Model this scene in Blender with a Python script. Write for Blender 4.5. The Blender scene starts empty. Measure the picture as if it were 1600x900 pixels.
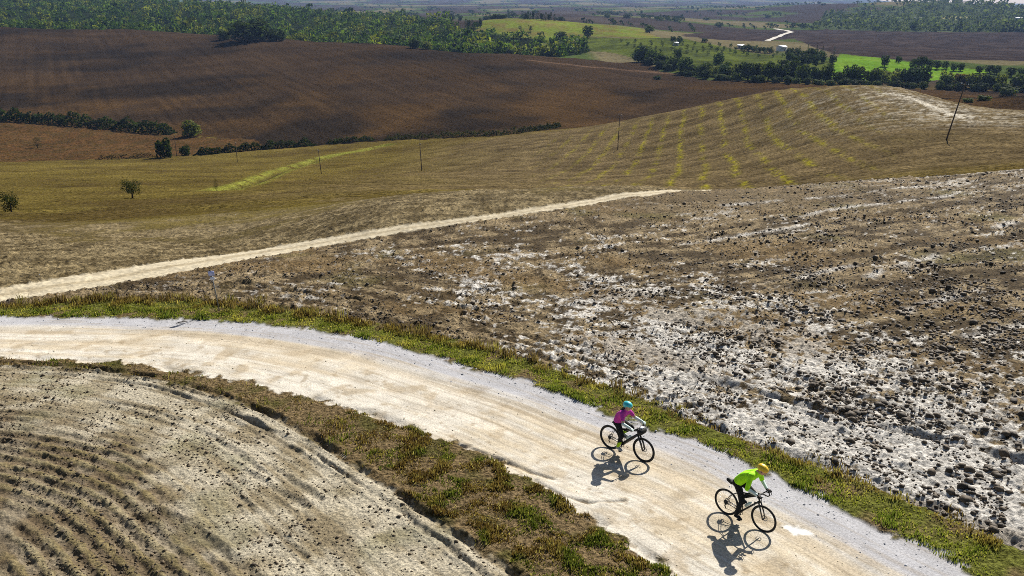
import bpy, bmesh, math, random
import numpy as np
from mathutils import Vector, Matrix

random.seed(7)
rng = np.random.default_rng(11)
scene = bpy.context.scene
C = scene.collection

# ------------------------------------------------------------------ camera, sky, sun, exposure
F_PX, V_HOR, CAM_H = 1400.0, 8.0, 12.0
PITCH = math.atan((450.0 - V_HOR) / F_PX)
cam_data = bpy.data.cameras.new('camera')
cam = bpy.data.objects.new('camera', cam_data)
C.objects.link(cam)
cam_data.sensor_width = 36.0
cam_data.lens = 36.0 * F_PX / 1600.0
cam_data.clip_start = 0.1
cam_data.clip_end = 60000.0
cam.location = (0, 0, CAM_H)
cam.rotation_euler = (math.pi / 2 - PITCH, 0, 0)
scene.camera = cam

SUN_EL, SUN_AZ = math.radians(39.0), math.radians(31.5)
world = bpy.data.worlds.new('World')
scene.world = world
world.use_nodes = True
wn = world.node_tree
bg = wn.nodes['Background']
sky = wn.nodes.new('ShaderNodeTexSky')
sky.sky_type = 'NISHITA'
sky.sun_disc = False
sky.sun_elevation = SUN_EL
sky.sun_rotation = SUN_AZ
sky.altitude = 300
sky.air_density = 1.0
sky.dust_density = 1.5
wn.links.new(sky.outputs[0], bg.inputs[0])
bg.inputs[1].default_value = 0.05
sun_data = bpy.data.lights.new('sun', 'SUN')
sun_data.energy = 5.0
sun_data.angle = math.radians(0.5)
sun_data.color = (1.0, 0.955, 0.87)
sun = bpy.data.objects.new('sun', sun_data)
C.objects.link(sun)
sun_dir = Vector((math.sin(SUN_AZ) * math.cos(SUN_EL), math.cos(SUN_AZ) * math.cos(SUN_EL), math.sin(SUN_EL)))
sun.rotation_euler = sun_dir.to_track_quat('Z', 'Y').to_euler()
sun.location = (30, 30, 60)
vs = scene.view_settings
vs.view_transform = 'Standard'
vs.look = 'None'
vs.exposure = 0.72
vs.gamma = 1.0
vs.use_curve_mapping = False
scene.render.engine = 'CYCLES'
scene.cycles.use_denoising = False
scene.cycles.filter_width = 0.9
scene.cycles.max_bounces = 6
scene.cycles.volume_bounces = 0
scene.cycles.transparent_max_bounces = 8

# ------------------------------------------------------------------ helpers
def lin(r, g, b, k=1.0):
    o = []
    for c in (r, g, b):
        c /= 255.0
        o.append(k * (c / 12.92 if c <= 0.04045 else ((c + 0.055) / 1.055) ** 2.4))
    return np.array(o)

def tag(o, label=None, cat=None, group=None, kind=None):
    if label: o['label'] = label
    if cat: o['category'] = cat
    if group: o['group'] = group
    if kind: o['kind'] = kind
    return o

def empty(name, loc, rz=0.0):
    o = bpy.data.objects.new(name, None)
    C.objects.link(o)
    o.location = loc
    o.rotation_euler = (0, 0, rz)
    o.empty_display_size = 0.1
    return o

def make_mesh(name, V, Fs, col=None, smooth=False):
    """V (n,3); Fs a list of (m,k) index arrays; col (n,3) vertex colours"""
    me = bpy.data.meshes.new(name)
    V = np.asarray(V, dtype=np.float32)
    if isinstance(Fs, np.ndarray): Fs = [Fs]
    me.vertices.add(len(V))
    me.vertices.foreach_set('co', V.ravel())
    loops = np.concatenate([f.ravel() for f in Fs]).astype(np.int32)
    tot = np.concatenate([np.full(len(f), f.shape[1], dtype=np.int32) for f in Fs])
    start = np.concatenate([[0], np.cumsum(tot)[:-1]]).astype(np.int32)
    me.loops.add(len(loops))
    me.loops.foreach_set('vertex_index', loops)
    me.polygons.add(len(tot))
    me.polygons.foreach_set('loop_start', start)
    me.polygons.foreach_set('loop_total', tot)
    if smooth:
        me.polygons.foreach_set('use_smooth', np.ones(len(tot), dtype=bool))
    me.update(calc_edges=True)
    if col is not None:
        ca = me.color_attributes.new('Col', 'FLOAT_COLOR', 'POINT')
        rgba = np.ones((len(V), 4), dtype=np.float32)
        rgba[:, :3] = col
        ca.data.foreach_set('color', rgba.ravel())
    return me

def obj(name, me, mat=None, parent=None, loc=None):
    if mat is not None and len(me.materials) == 0:
        me.materials.append(mat)
    o = bpy.data.objects.new(name, me)
    C.objects.link(o)
    if parent is not None: o.parent = parent
    if loc is not None: o.location = loc
    return o

# numpy gradient noise ------------------------------------------------------
def _hash(ix, iy, seed):
    h = (ix.astype(np.int64) * 374761393 + iy.astype(np.int64) * 668265263 + seed * 974634777) & 0xFFFFFFFF
    h = ((h ^ (h >> 13)) * 1274126177) & 0xFFFFFFFF
    return (h ^ (h >> 16)) & 0xFFFF

def noise(x, y, seed=0):
    x = np.asarray(x, dtype=np.float64); y = np.asarray(y, dtype=np.float64)
    x0 = np.floor(x); y0 = np.floor(y)
    fx = x - x0; fy = y - y0
    ix = x0.astype(np.int64); iy = y0.astype(np.int64)
    def g(dx, dy):
        a = _hash(ix + dx, iy + dy, seed) * (2 * np.pi / 65536.0)
        return np.cos(a) * (fx - dx) + np.sin(a) * (fy - dy)
    u = fx * fx * fx * (fx * (fx * 6 - 15) + 10)
    v = fy * fy * fy * (fy * (fy * 6 - 15) + 10)
    n0 = g(0, 0) * (1 - u) + g(1, 0) * u
    n1 = g(0, 1) * (1 - u) + g(1, 1) * u
    return (n0 * (1 - v) + n1 * v) * 1.5

def fbm(x, y, seed=0, octv=4, gain=0.5):
    s = 0; a = 1.0; t = 0
    for i in range(octv):
        s = s + a * noise(x * 2 ** i + 17.3 * i, y * 2 ** i - 9.1 * i, seed + i * 13)
        t += a; a *= gain
    return s / t

def sstep(e0, e1, x):
    t = np.clip((x - e0) / (e1 - e0), 0, 1)
    return t * t * (3 - 2 * t)

def mix(a, b, w):
    return a + (b - a) * np.asarray(w)[..., None]

# ------------------------------------------------------------------ terrain: control heights, smooth surface
TANP, COSP, SINP = math.tan(PITCH), math.cos(PITCH), math.sin(PITCH)
def q_of_v(v):                     # drop per metre forward seen at image row v
    return math.tan(PITCH + math.atan((v - 450.0) / F_PX))
def a_of_u(u, q):                  # X/Y of an image column for a given drop
    return (u - 800.0) / F_PX * (COSP + q * SINP)

# per column of the photograph: (row, metres) of ground in view; ('h', row, metres) ground hidden behind a crest
NEARC = [('z', 7, 0), ('z', 12, 0), ('z', 18, 0), ('z', 25, 0), ('z', 33, 0)]
COLS = {
 -250: [('z',40,-.3),(385,56),(345,82),(300,165),(270,260),(248,360),(190,490),(120,700),(70,900),(41,1050),('h',46,1150),(22,1400),(4,1800),('h',14,2800),('h',10,5000),(-20,9000),(-28,12000)],
 0:    [('z',40,-.3),(385,56),(345,82),(300,165),(270,260),(248,360),(190,490),(120,700),(70,900),(42,1050),('h',48,1150),(22,1400),(4,1800),('h',14,2800),('h',10,5000),(-20,9000),(-28,12000)],
 200:  [('z',40,-.2),(385,55),(345,79),(300,160),(270,260),(245,370),(200,480),(125,690),(75,880),(46,1040),('h',52,1130),(24,1400),(6,1850),('h',15,2800),('h',10,5000),(-18,9000),(-26,12000)],
 400:  [('z',42,-.1),(380,54),(340,74),(300,150),(270,270),(236,390),(205,460),(150,570),(100,740),(58,980),('h',64,1070),(33,1350),(12,1900),('h',18,2800),('h',10,5000),(-14,9000),(-24,12000)],
 600:  [('z',44,0),(340,52),(312,66),(298,105),(284,180),(262,280),(240,350),(214,425),(150,560),(100,720),(69,910),('h',77,990),(47,1250),(30,1650),('h',31,2200),(18,3200),(8,5000),(-10,9000),(-20,12000)],
 800:  [('z',48,0),(306,57),(297,65),('h',301,90),(291,150),(235,290),(206,390),(150,540),(110,690),(84,850),('h',92,920),(64,1020),(45,1100),(29,1220),('h',33,1350),(22,2300),(13,3800),(4,6000),(-8,9000),(-16,12000)],
 1000: [('z',50,0),(300,59),(293,64),('h',299,90),(291,140),(236,250),(195,315),(184,340),('h',194,410),(180,470),(150,550),(112,700),(96,780),('h',102,830),(85,860),(60,1020),(45,1300),(30,1900),(16,3400),(6,5500),(-5,9000),(-14,12000)],
 1100: [('z',50,.1),(306,58),(299,63),('h',306,88),(296,135),(230,230),(180,290),(166,315),('h',180,400),(160,490),(136,580),(125,640),(100,740),(77,900),(60,1150),(45,1600),(25,2700),(10,5000),(-4,9000),(-12,12000)],
 1200: [('z',50,.2),(303,58),(294,63),('h',300,85),(290,125),(230,200),(180,250),(146,290),('h',162,380),(141,510),(128,600),(105,720),(84,860),(65,1100),(50,1500),(30,2300),(12,4200),(-3,9000),(-10,12000)],
 1300: [('z',50,.3),(298,59),(289,63),('h',294,82),(284,112),(215,180),(165,225),(138,258),('h',154,350),(134,550),(126,620),(97,740),(82,880),(60,1250),(45,1700),(22,2400),(6,3500),(-3,9000),(-8,12000)],
 1400: [('z',50,.4),(292,59),(283,63),('h',287,80),(277,98),(215,160),(165,212),(137,245),('h',156,330),(136,560),(128,630),(101,740),(87,870),(62,1250),(51,1550),(25,2100),(2,2700),('h',12,4200),('h',8,9000),(4,12000)],
 1500: [('z',50,.5),(284,60),(275,64),('h',279,78),(269,96),(215,150),(185,190),(163,235),('h',176,300),(152,480),(142,560),(128,630),(102,740),(87,870),(65,1250),(52,1500),(27,2000),(5,2500),('h',14,3000),('h',16,4200),('h',9,9000),(6,12000)],
 1600: [('z',50,.6),(275,61),(266,65),('h',270,77),(260,95),(225,138),(190,185),(172,225),('h',180,280),(150,390),('h',160,460),(140,560),(128,630),(103,740),(88,870),(66,1250),(53,1450),(30,1950),(14,2350),('h',22,2900),('h',20,4200),('h',9,9000),(6,12000)],
 1850: [('z',50,.8),(266,62),(256,66),('h',260,77),(250,95),(225,135),(190,182),(172,220),('h',178,280),(146,390),('h',156,460),(140,560),(128,630),(103,740),(88,870),(66,1250),(53,1450),(34,1950),(20,2350),('h',26,2900),('h',22,4200),('h',9,9000),(6,12000)],
}
KA, KL = 5.0, 3.2
pts, vals = [], []
def add_col(u, items, shift=0.0):
    for it in NEARC + items:
        if it[0] == 'z':
            _, Y, z = it; q = (CAM_H - z) / Y
        else:
            if it[0] == 'h': it = it[1:]
            v, Y = it; q = q_of_v(v); z = CAM_H - q * Y
        if it[0] == 'z': a = (u - 800.0) / F_PX * (COSP + q * SINP)
        else: a = a_of_u(u, q)
        pts.append(((a + shift) * KA, math.log(Y) * KL)); vals.append(-z / Y)
for u, items in COLS.items(): add_col(u, items)
add_col(-250, COLS[-250], -0.5)
add_col(1850, COLS[1850], 0.5)
pts = np.array(pts); vals = np.array(vals)
def _tps(r2): return 0.5 * r2 * np.log(r2 + 1e-12)
def _fit():
    n = len(pts)
    K = _tps(((pts[:, None] - pts[None]) ** 2).sum(-1)) + np.eye(n) * 0.002
    P = np.hstack([np.ones((n, 1)), pts])
    A = np.zeros((n + 3, n + 3)); A[:n, :n] = K; A[:n, n:] = P; A[n:, :n] = P.T
    return np.linalg.solve(A, np.concatenate([vals, np.zeros(3)]))
W_ = _fit()
A0, A1, NA = -1.35, 1.35, 230
L0, L1, NL = math.log(6.0), math.log(13500.0), 420
def _grid():
    ga = np.linspace(A0, A1, NA); gl = np.linspace(L0, L1, NL)
    out = np.zeros((NL, NA))
    for i, l in enumerate(gl):
        p = np.stack([ga * KA, np.full(NA, l * KL)], 1)
        out[i] = _tps(((p[:, None] - pts[None]) ** 2).sum(-1)) @ W_[:-3] + W_[-3] + p @ W_[-2:]
    return out
G_ = _grid()
def _cr(t):
    return (-.5*t+t*t-.5*t**3, 1-2.5*t*t+1.5*t**3, .5*t+2*t*t-1.5*t**3, -.5*t*t+.5*t**3)
def h0(X, Y):
    X = np.asarray(X, float); Y = np.asarray(Y, float)
    fa = np.clip((X / Y - A0) / (A1 - A0) * (NA - 1), 1, NA - 3.001)
    fl = np.clip((np.log(Y) - L0) / (L1 - L0) * (NL - 1), 1, NL - 3.001)
    ia = fa.astype(int); il = fl.astype(int)
    wa = _cr(fa - ia); wl = _cr(fl - il)
    s = 0
    for i in range(4):
        row = 0
        for j in range(4):
            row = row + wa[j] * G_[il + i - 1, ia + j - 1]
        s = s + wl[i] * row
    return -Y * s
def und(X, Y):                      # broad natural undulation, growing with distance
    k = np.clip((Y - 120) / 400, 0, 1)
    k0 = np.clip((Y - 16) / 40, 0, 1)
    kb = sstep(430, 560, Y) * (1 - sstep(1000, 1150, Y))
    return kb * 3.0 * noise(X / 170 + .3, Y / 210, 8) + k * (1.6 * fbm(X / 95, Y / 95, 3, 3) + 0.35 * fbm(X / 22, Y / 22, 5, 2)) + k0 * 0.22 * fbm(X / 11, Y / 11, 4, 2) * (1 - k)
def h(X, Y):
    return h0(X, Y) + und(np.asarray(X, float), np.asarray(Y, float))
def hz(x, y): return float(h(np.array([x]), np.array([y]))[0])

# image ray -> point on the terrain (used once to lay out field edges, roads, trees in metres)
_YS = np.exp(np.linspace(math.log(8.0), math.log(12500.0), 4000))
def R(u, v, ymin=0.0, ymax=1e9):
    q = q_of_v(v); a = a_of_u(u, q)
    Y = _YS[(_YS >= ymin) & (_YS <= ymax)]
    z = h(a * Y, Y)
    d = (CAM_H - q * Y) - z
    k = np.where(d < 0)[0]
    i = int(k[0]) if len(k) else int(np.argmin(d))
    if i > 0 and len(k):
        t = d[i - 1] / (d[i - 1] - d[i]); y = Y[i - 1] + (Y[i] - Y[i - 1]) * t
    else: y = Y[i]
    return (a * y, y)
def D(u, Y):                        # column u at Y metres
    a = (u - 800.0) / F_PX * COSP
    for _ in range(3):
        q = (CAM_H - float(h0(np.array([a * Y]), np.array([Y]))[0])) / Y
        a = a_of_u(u, q)
    return (a * Y, Y)
def RL(lst, ymin=0.0, ymax=1e9): return [R(u, v, ymin, ymax) for u, v in lst]

def pip(poly, X, Y):
    inside = np.zeros(X.shape, bool)
    n = len(poly)
    for i in range(n):
        x1, y1 = poly[i]; x2, y2 = poly[(i + 1) % n]
        if y1 == y2: continue
        c = ((y1 > Y) != (y2 > Y)) & (X < (x2 - x1) * (Y - y1) / (y2 - y1) + x1)
        inside ^= c
    return inside
def pdist(line, X, Y, closed=False):
    """distance to a polyline and arc length of the nearest point"""
    P = np.array(line, float)
    Q2 = np.roll(P, -1, 0) if closed else P[1:]
    P = P if closed else P[:-1]
    L = np.hypot(*(Q2 - P).T); s0 = np.concatenate([[0], np.cumsum(L)[:-1]])
    best = np.empty(X.shape); arc = np.empty(X.shape)
    CH = 16000
    for c in range(0, len(X), CH):
        x = X[c:c + CH].astype(np.float32); y = Y[c:c + CH].astype(np.float32)
        bx0, bx1, by0, by1 = x.min(), x.max(), y.min(), y.max()
        cx, cy = np.clip(P[:, 0], bx0, bx1), np.clip(P[:, 1], by0, by1)
        b = np.full(x.shape, 1e18, np.float32); a = np.zeros(x.shape, np.float32)
        for i in range(len(P)):
            x1, y1 = P[i]; dx, dy = Q2[i] - P[i]; L2 = dx * dx + dy * dy + 1e-12
            px = x - np.float32(x1); py = y - np.float32(y1)
            t = np.clip((px * np.float32(dx) + py * np.float32(dy)) * np.float32(1 / L2), 0, 1)
            d = (px - t * np.float32(dx)) ** 2 + (py - t * np.float32(dy)) ** 2
            m = d < b
            b = np.where(m, d, b); a = np.where(m, np.float32(s0[i]) + t * np.float32(L[i]), a)
        best[c:c + CH] = np.sqrt(b); arc[c:c + CH] = a
    return best, arc
def sdist(poly, X, Y):
    d, _ = pdist(poly, X, Y, True)
    return np.where(pip(poly, X, Y), -d, d)
def smooth_line(p, n=8):
    p = np.array([p[0]] + list(p) + [p[-1]], float); out = []
    for i in range(1, len(p) - 2):
        for k in range(n):
            w = _cr(np.array(k / n))
            out.append(tuple(w[0]*p[i-1]+w[1]*p[i]+w[2]*p[i+1]+w[3]*p[i+2]))
    out.append(tuple(p[-2]))
    return out
# ------------------------------------------------------------------ materials
def node_mat(name):
    m = bpy.data.materials.new(name); m.use_nodes = True
    nt = m.node_tree
    return m, nt, nt.nodes['Principled BSDF']

def ground_mat(name, fine, fine_amt, bump, bump_dist, rough=0.9, spec=0.3, mid=None, mid_amt=0.0, detail=4.0):
    """vertex colour of the land x fine procedural mottling, plus bump relief in metres"""
    m, nt, p = node_mat(name)
    N, Lk = nt.nodes, nt.links
    at = N.new('ShaderNodeAttribute'); at.attribute_name = 'Col'
    tc = N.new('ShaderNodeTexCoord')
    n1 = N.new('ShaderNodeTexNoise'); n1.inputs['Scale'].default_value = fine; n1.inputs['Detail'].default_value = detail
    n1.inputs['Roughness'].default_value = 0.7
    Lk.new(tc.outputs['Object'], n1.inputs['Vector'])
    mr = N.new('ShaderNodeMapRange')
    mr.inputs[1].default_value = 0.34; mr.inputs[2].default_value = 0.66
    mr.inputs[3].default_value = 1 - fine_amt; mr.inputs[4].default_value = 1 + fine_amt
    Lk.new(n1.outputs['Fac'], mr.inputs[0])
    mul = N.new('ShaderNodeVectorMath'); mul.operation = 'SCALE'
    Lk.new(at.outputs['Color'], mul.inputs[0]); Lk.new(mr.outputs[0], mul.inputs['Scale'])
    out = mul.outputs[0]
    if mid:
        n2 = N.new('ShaderNodeTexNoise'); n2.inputs['Scale'].default_value = mid; n2.inputs['Detail'].default_value = 3
        Lk.new(tc.outputs['Object'], n2.inputs['Vector'])
        mr2 = N.new('ShaderNodeMapRange')
        mr2.inputs[1].default_value = 0.3; mr2.inputs[2].default_value = 0.7
        mr2.inputs[3].default_value = 1 - mid_amt; mr2.inputs[4].default_value = 1 + mid_amt
        Lk.new(n2.outputs['Fac'], mr2.inputs[0])
        mu2 = N.new('ShaderNodeVectorMath'); mu2.operation = 'SCALE'
        Lk.new(out, mu2.inputs[0]); Lk.new(mr2.outputs[0], mu2.inputs['Scale'])
        out = mu2.outputs[0]
    Lk.new(out, p.inputs['Base Color'])
    p.inputs['Roughness'].default_value = rough
    p.inputs['Specular IOR Level'].default_value = spec
    if bump:
        bp = N.new('ShaderNodeBump'); bp.inputs['Strength'].default_value = bump; bp.inputs['Distance'].default_value = bump_dist
        Lk.new(n1.outputs['Fac'], bp.inputs['Height']); Lk.new(bp.outputs[0], p.inputs['Normal'])
    return m

def plain_mat(name, rgb, rough=0.5, metal=0.0, spec=0.5, var=0.12, scale=18.0, bump=0.0):
    m, nt, p = node_mat(name)
    N, Lk = nt.nodes, nt.links
    tc = N.new('ShaderNodeTexCoord')
    n1 = N.new('ShaderNodeTexNoise'); n1.inputs['Scale'].default_value = scale; n1.inputs['Detail'].default_value = 4
    Lk.new(tc.outputs['Object'], n1.inputs['Vector'])
    r = N.new('ShaderNodeValToRGB')
    a, b = np.array(rgb) * (1 - var), np.minimum(np.array(rgb) * (1 + var), 1)
    r.color_ramp.elements[0].position = 0.3; r.color_ramp.elements[1].position = 0.7
    r.color_ramp.elements[0].color = (*a, 1); r.color_ramp.elements[1].color = (*b, 1)
    Lk.new(n1.outputs['Fac'], r.inputs[0]); Lk.new(r.outputs[0], p.inputs['Base Color'])
    p.inputs['Roughness'].default_value = rough
    p.inputs['Metallic'].default_value = metal
    p.inputs['Specular IOR Level'].default_value = spec
    if bump:
        bp = N.new('ShaderNodeBump'); bp.inputs['Strength'].default_value = bump; bp.inputs['Distance'].default_value = 0.02
        Lk.new(n1.outputs['Fac'], bp.inputs['Height']); Lk.new(bp.outputs[0], p.inputs['Normal'])
    return m

def leaf_mat(name, trans=0.35, var=0.35, rough=0.7, spec=0.04):
    """leaf faces: vertex colour, varied a little from plant to plant, some light passing through"""
    m = bpy.data.materials.new(name); m.use_nodes = True
    nt = m.node_tree; N, Lk = nt.nodes, nt.links
    p = N['Principled BSDF']; out = N['Material Output']
    at = N.new('ShaderNodeAttribute'); at.attribute_name = 'Col'
    oi = N.new('ShaderNodeObjectInfo')
    mr = N.new('ShaderNodeMapRange'); mr.inputs[3].default_value = 1 - var; mr.inputs[4].default_value = 1 + var
    Lk.new(oi.outputs['Random'], mr.inputs[0])
    mu = N.new('ShaderNodeVectorMath'); mu.operation = 'SCALE'
    Lk.new(at.outputs['Color'], mu.inputs[0]); Lk.new(mr.outputs[0], mu.inputs['Scale'])
    Lk.new(mu.outputs[0], p.inputs['Base Color'])
    p.inputs['Roughness'].default_value = rough; p.inputs['Specular IOR Level'].default_value = spec
    tr = N.new('ShaderNodeBsdfTranslucent')
    wm = N.new('ShaderNodeVectorMath'); wm.operation = 'MULTIPLY'; wm.inputs[1].default_value = (1.1, 1.15, 0.6)
    Lk.new(mu.outputs[0], wm.inputs[0]); Lk.new(wm.outputs[0], tr.inputs['Color'])
    ms = N.new('ShaderNodeMixShader'); ms.inputs[0].default_value = trans
    Lk.new(p.outputs[0], ms.inputs[1]); Lk.new(tr.outputs[0], ms.inputs[2]); Lk.new(ms.outputs[0], out.inputs['Surface'])
    return m

K = 0.60      # photographed sunlit colour -> base colour of the dry, pale clay of the place
M_road = ground_mat('road_gravel', 20.0, 0.30, 0.6, 0.03, 0.92, 0.2, 1.3, 0.11, 7)
M_track = ground_mat('track_dust', 5.0, 0.25, 0.6, 0.05, 0.95, 0.15, 0.9, 0.12)
M_plough = ground_mat('ploughed_wet_clay', 7.0, 0.70, 1.0, 0.14, 0.82, 0.05, 1.1, 0.15, 6)
M_tilled = ground_mat('tilled_dry_clay', 13.0, 0.50, 1.0, 0.07, 0.9, 0.2, 0.9, 0.12, 5)
M_stubble = ground_mat('stubble_soil', 3.6, 0.75, 1.0, 0.22, 0.95, 0.04, 0.25, 0.16, 6)
M_verge = ground_mat('verge_soil', 9.0, 0.75, 1.0, 0.15, 0.95, 0.0)
M_grass = ground_mat('short_grass', 1.9, 0.75, 1.0, 0.5, 0.95, 0.0, 0.09, 0.18, 8)
M_brown = ground_mat('brown_ploughland', 0.9, 0.80, 1.0, 0.9, 0.95, 0.0, 0.04, 0.16, 8)
M_far = ground_mat('far_land', 0.25, 0.40, 0.7, 1.0, 0.95, 0.0, 0.012, 0.18, 8)

# ------------------------------------------------------------------ layout: road, track, verges, fields (world metres)
road_far = smooth_line(RL([(-420,503),(-200,498),(0,496),(100,496),(200,498),(300,500),(400,506),(480,515),(560,528),(640,547),(720,570),(800,592),(860,611),(920,634),(1000,664),(1060,684),(1140,713),(1210,747),(1280,780),(1350,812),(1420,848),(1530,902),(1680,985),(1850,1090)], 0, 60), 3)
road_near = smooth_line(RL([(-420,570),(-200,562),(0,560),(100,562),(200,568),(300,582),(400,600),(500,625),(570,643),(640,668),(700,688),(760,712),(810,738),(860,768),(920,805),(980,845),(1050,893),(1150,975),(1260,1080)], 0, 60), 3)
verge_far = smooth_line(RL([(-420,485),(-200,482),(0,479),(100,472),(200,468),(300,470),(400,479),(500,491),(600,509),(700,530),(800,556),(900,588),(1000,622),(1060,648),(1150,682),(1220,708),(1300,738),(1400,779),(1500,822),(1600,862),(1750,930),(1950,1030)], 0, 60), 3)
verge_near = smooth_line(RL([(-420,583),(-200,576),(0,572),(130,577),(250,594),(350,619),(430,648),(500,686),(560,726),(620,768),(680,808),(740,850),(820,903),(920,985),(1020,1080)], 0, 60), 3)
track_far = smooth_line(RL([(-420,500),(-200,478),(0,450),(100,433),(200,418),(330,400),(430,385),(520,370),(600,356),(700,343),(800,330),(900,315),(960,303),(1020,298)], 0, 75) + [D(1085, 66), D(1130, 78)], 3)
track_near = smooth_line(RL([(-420,525),(-200,502),(0,472),(100,456),(200,440),(330,416),(430,398),(520,382),(600,368),(700,352),(800,338),(900,323),(980,308),(1030,303)], 0, 75) + [D(1110, 66), D(1160, 78)], 3)
POLY_ROAD = road_far + road_near[::-1]
POLY_VR = verge_far + road_far[::-1]
POLY_VL = road_near + verge_near[::-1]
POLY_TRACK = track_far + track_near[::-1]
POLY_LEFT = verge_near + [(9, 7), (-18, 7), (-60, 14), (-60, 27)]
POLY_RIGHT = track_near + [D(1300, 80), D(1600, 80), D(1900, 80), D(2200, 60), (40, 12), (30, 10)] + verge_far[::-1]

# furrows / wheel ruts: (points, half width, depth, berm)
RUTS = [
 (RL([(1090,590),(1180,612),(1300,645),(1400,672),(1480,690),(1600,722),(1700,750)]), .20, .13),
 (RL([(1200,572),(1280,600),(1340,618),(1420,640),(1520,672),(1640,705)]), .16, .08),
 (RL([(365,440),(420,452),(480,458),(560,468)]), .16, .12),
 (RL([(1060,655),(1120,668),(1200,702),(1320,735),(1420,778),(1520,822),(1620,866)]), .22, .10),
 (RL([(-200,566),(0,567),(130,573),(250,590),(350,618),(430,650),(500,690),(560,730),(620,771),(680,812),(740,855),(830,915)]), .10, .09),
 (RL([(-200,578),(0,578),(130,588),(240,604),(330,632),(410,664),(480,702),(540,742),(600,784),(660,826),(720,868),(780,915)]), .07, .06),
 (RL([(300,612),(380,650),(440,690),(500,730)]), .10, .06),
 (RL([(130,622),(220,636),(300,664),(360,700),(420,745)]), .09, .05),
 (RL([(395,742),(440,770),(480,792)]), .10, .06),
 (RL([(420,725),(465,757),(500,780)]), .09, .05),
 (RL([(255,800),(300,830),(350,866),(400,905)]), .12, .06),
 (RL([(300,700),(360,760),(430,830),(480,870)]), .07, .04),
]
ROADCRACK = [
 RL([(700,690),(740,702),(790,720),(830,738),(865,748)]), RL([(640,676),(680,694),(735,697)]), RL([(835,750),(880,775),(920,785),(975,782)]),
]
# bright streaks: sheen of the wet clay painted into its colour
GLARE_STREAK = [RL([(1130,322),(1250,312),(1370,297),(1450,292)], 0, 66), RL([(1250,338),(1340,322),(1440,312),(1530,300)], 0, 66),
          RL([(1415,487),(1460,472),(1520,452)], 0, 60), RL([(1505,528),(1545,522),(1600,508)], 0, 60), RL([(1360,432),(1420,412),(1470,398)], 0, 60),
          RL([(1540,362),(1590,346),(1640,332)], 0, 66), RL([(1070,382),(1150,370),(1260,352)], 0, 66), RL([(1180,450),(1260,432),(1330,415)], 0, 66)]

cream, cream2, greyg = lin(244,235,218,K), lin(232,216,188,K), lin(202,201,205,K)
tan_, soilp, soild = lin(214,196,168,K), lin(216,204,178,K), lin(120,102,76,K)
clayw, clayd, clayt = lin(240,234,224,K), lin(90,75,52,K), lin(140,116,78,K)
trackc, trackm = lin(222,208,178,K), lin(180,163,130,K)
stub, stubp, olive, olived = lin(106,92,64,K), lin(156,139,104,K), lin(122,107,56,K), lin(98,83,48,K)
vgreen, vsoil = lin(120,122,60,K), lin(132,114,82,K)
brownh, brownr, brownv = lin(76,61,45,K), lin(94,72,45,K), lin(56,47,37,K)

# far field edges
GULLY = smooth_line(RL([(345,297),(395,284),(440,266),(500,248),(560,236),(605,226)], 90, 460), 4)
HEDGE_A = [(-120,180),(0,186),(70,192),(140,198),(200,203),(272,209)]
HEDGE_B = [(-60,252),(40,252),(120,250),(190,248),(250,246),(330,241),(420,234),(500,228),(600,220),(700,216),(790,211),(870,202)]
hA = smooth_line(RL(HEDGE_A, 330, 700), 3)
hB = smooth_line(RL(HEDGE_B, 300, 600), 3)
POLY_STRIP = hA + [R(330,216,330,700), R(400,219,330,700)] + hB[:19][::-1]
POLY_BROWN = [D(-700,470)] + hA + [R(330,215,330,700)] + hB[18:] + [D(960,400), D(1060,385), D(1160,375), D(1260,345), D(1340,330), D(1450,330),
              D(1560,330), D(2000,300), D(2000,480), R(1600,141,520,700), R(1500,141,520,700), R(1400,137,480,700), R(1300,133,480,700), R(1200,129,480,700), R(1100,124,500,720), R(1040,113,550,800),
              D(1000,800), D(900,830), D(800,858), D(700,890), D(600,925), D(500,965), D(400,1000), D(200,1060), D(0,1075), D(-700,1080)]
POLY_BUMP = [D(1500,330), D(1600,300), D(2000,290), D(2000,470), D(1600,460), D(1540,430)]
POLY_FOREST = [D(-700,1085), D(0,1080), D(200,1065), D(400,1005), D(500,970), D(600,930), D(700,893), D(800,862), D(870,850), R(925,80,850,1100), R(905,70,900,1200), R(850,62,950,1200), R(800,58,950,1200), R(730,52,950,1250),
               D(690,1350), D(640,1700), D(560,2100), D(400,2300), D(-700,2300)]
POLY_GREENHILL = [R(905,70,900,1200), R(850,62,950,1200), R(800,58,950,1200), R(740,48,950,1250), D(760,1290), D(840,1290), D(920,1330), D(1000,1330), R(1035,62,950,1300), R(1000,59,950,1200), R(920,57,950,1200)]
POLY_ORCH = [R(905,72,850,1200), R(925,80,850,1100), R(1000,96,815,1000), R(1040,110,650,1000), R(1100,121,640,800), R(1200,126,610,800), R(1310,124,610,800), R(1310,98,700,800), R(1235,88,780,1000), R(1130,73,850,1200), R(1060,60,900,1300), R(1000,60,950,1200), R(920,58,950,1200)]
POLY_BRIGHT = [R(1312,84,740,1000), R(1370,90,740,1000), R(1420,98,700,900), R(1470,105,690,900), R(1545,110,680,900), R(1540,122,640,800), R(1300,124,620,800), R(1305,95,700,900)]
POLY_DARKF = [D(1060,1180), D(1150,1090), R(1200,64,1000,1300), R(1240,60,1000,1400), R(1300,84,850,1000), R(1420,96,760,900), R(1700,98,760,900), D(1850,1500), D(1600,1480), D(1500,1530), D(1400,1580), D(1290,1690), D(1220,1500), D(1130,1500)]
POLY_FHILL = [D(1270,1720), D(1400,1590), D(1500,1545), D(1600,1490), D(1900,1490), D(1900,2700), D(1500,2800), D(1440,2750), R(1400,16,1900,2800), R(1330,17,1900,2800), R(1290,20,1900,2800)]
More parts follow.
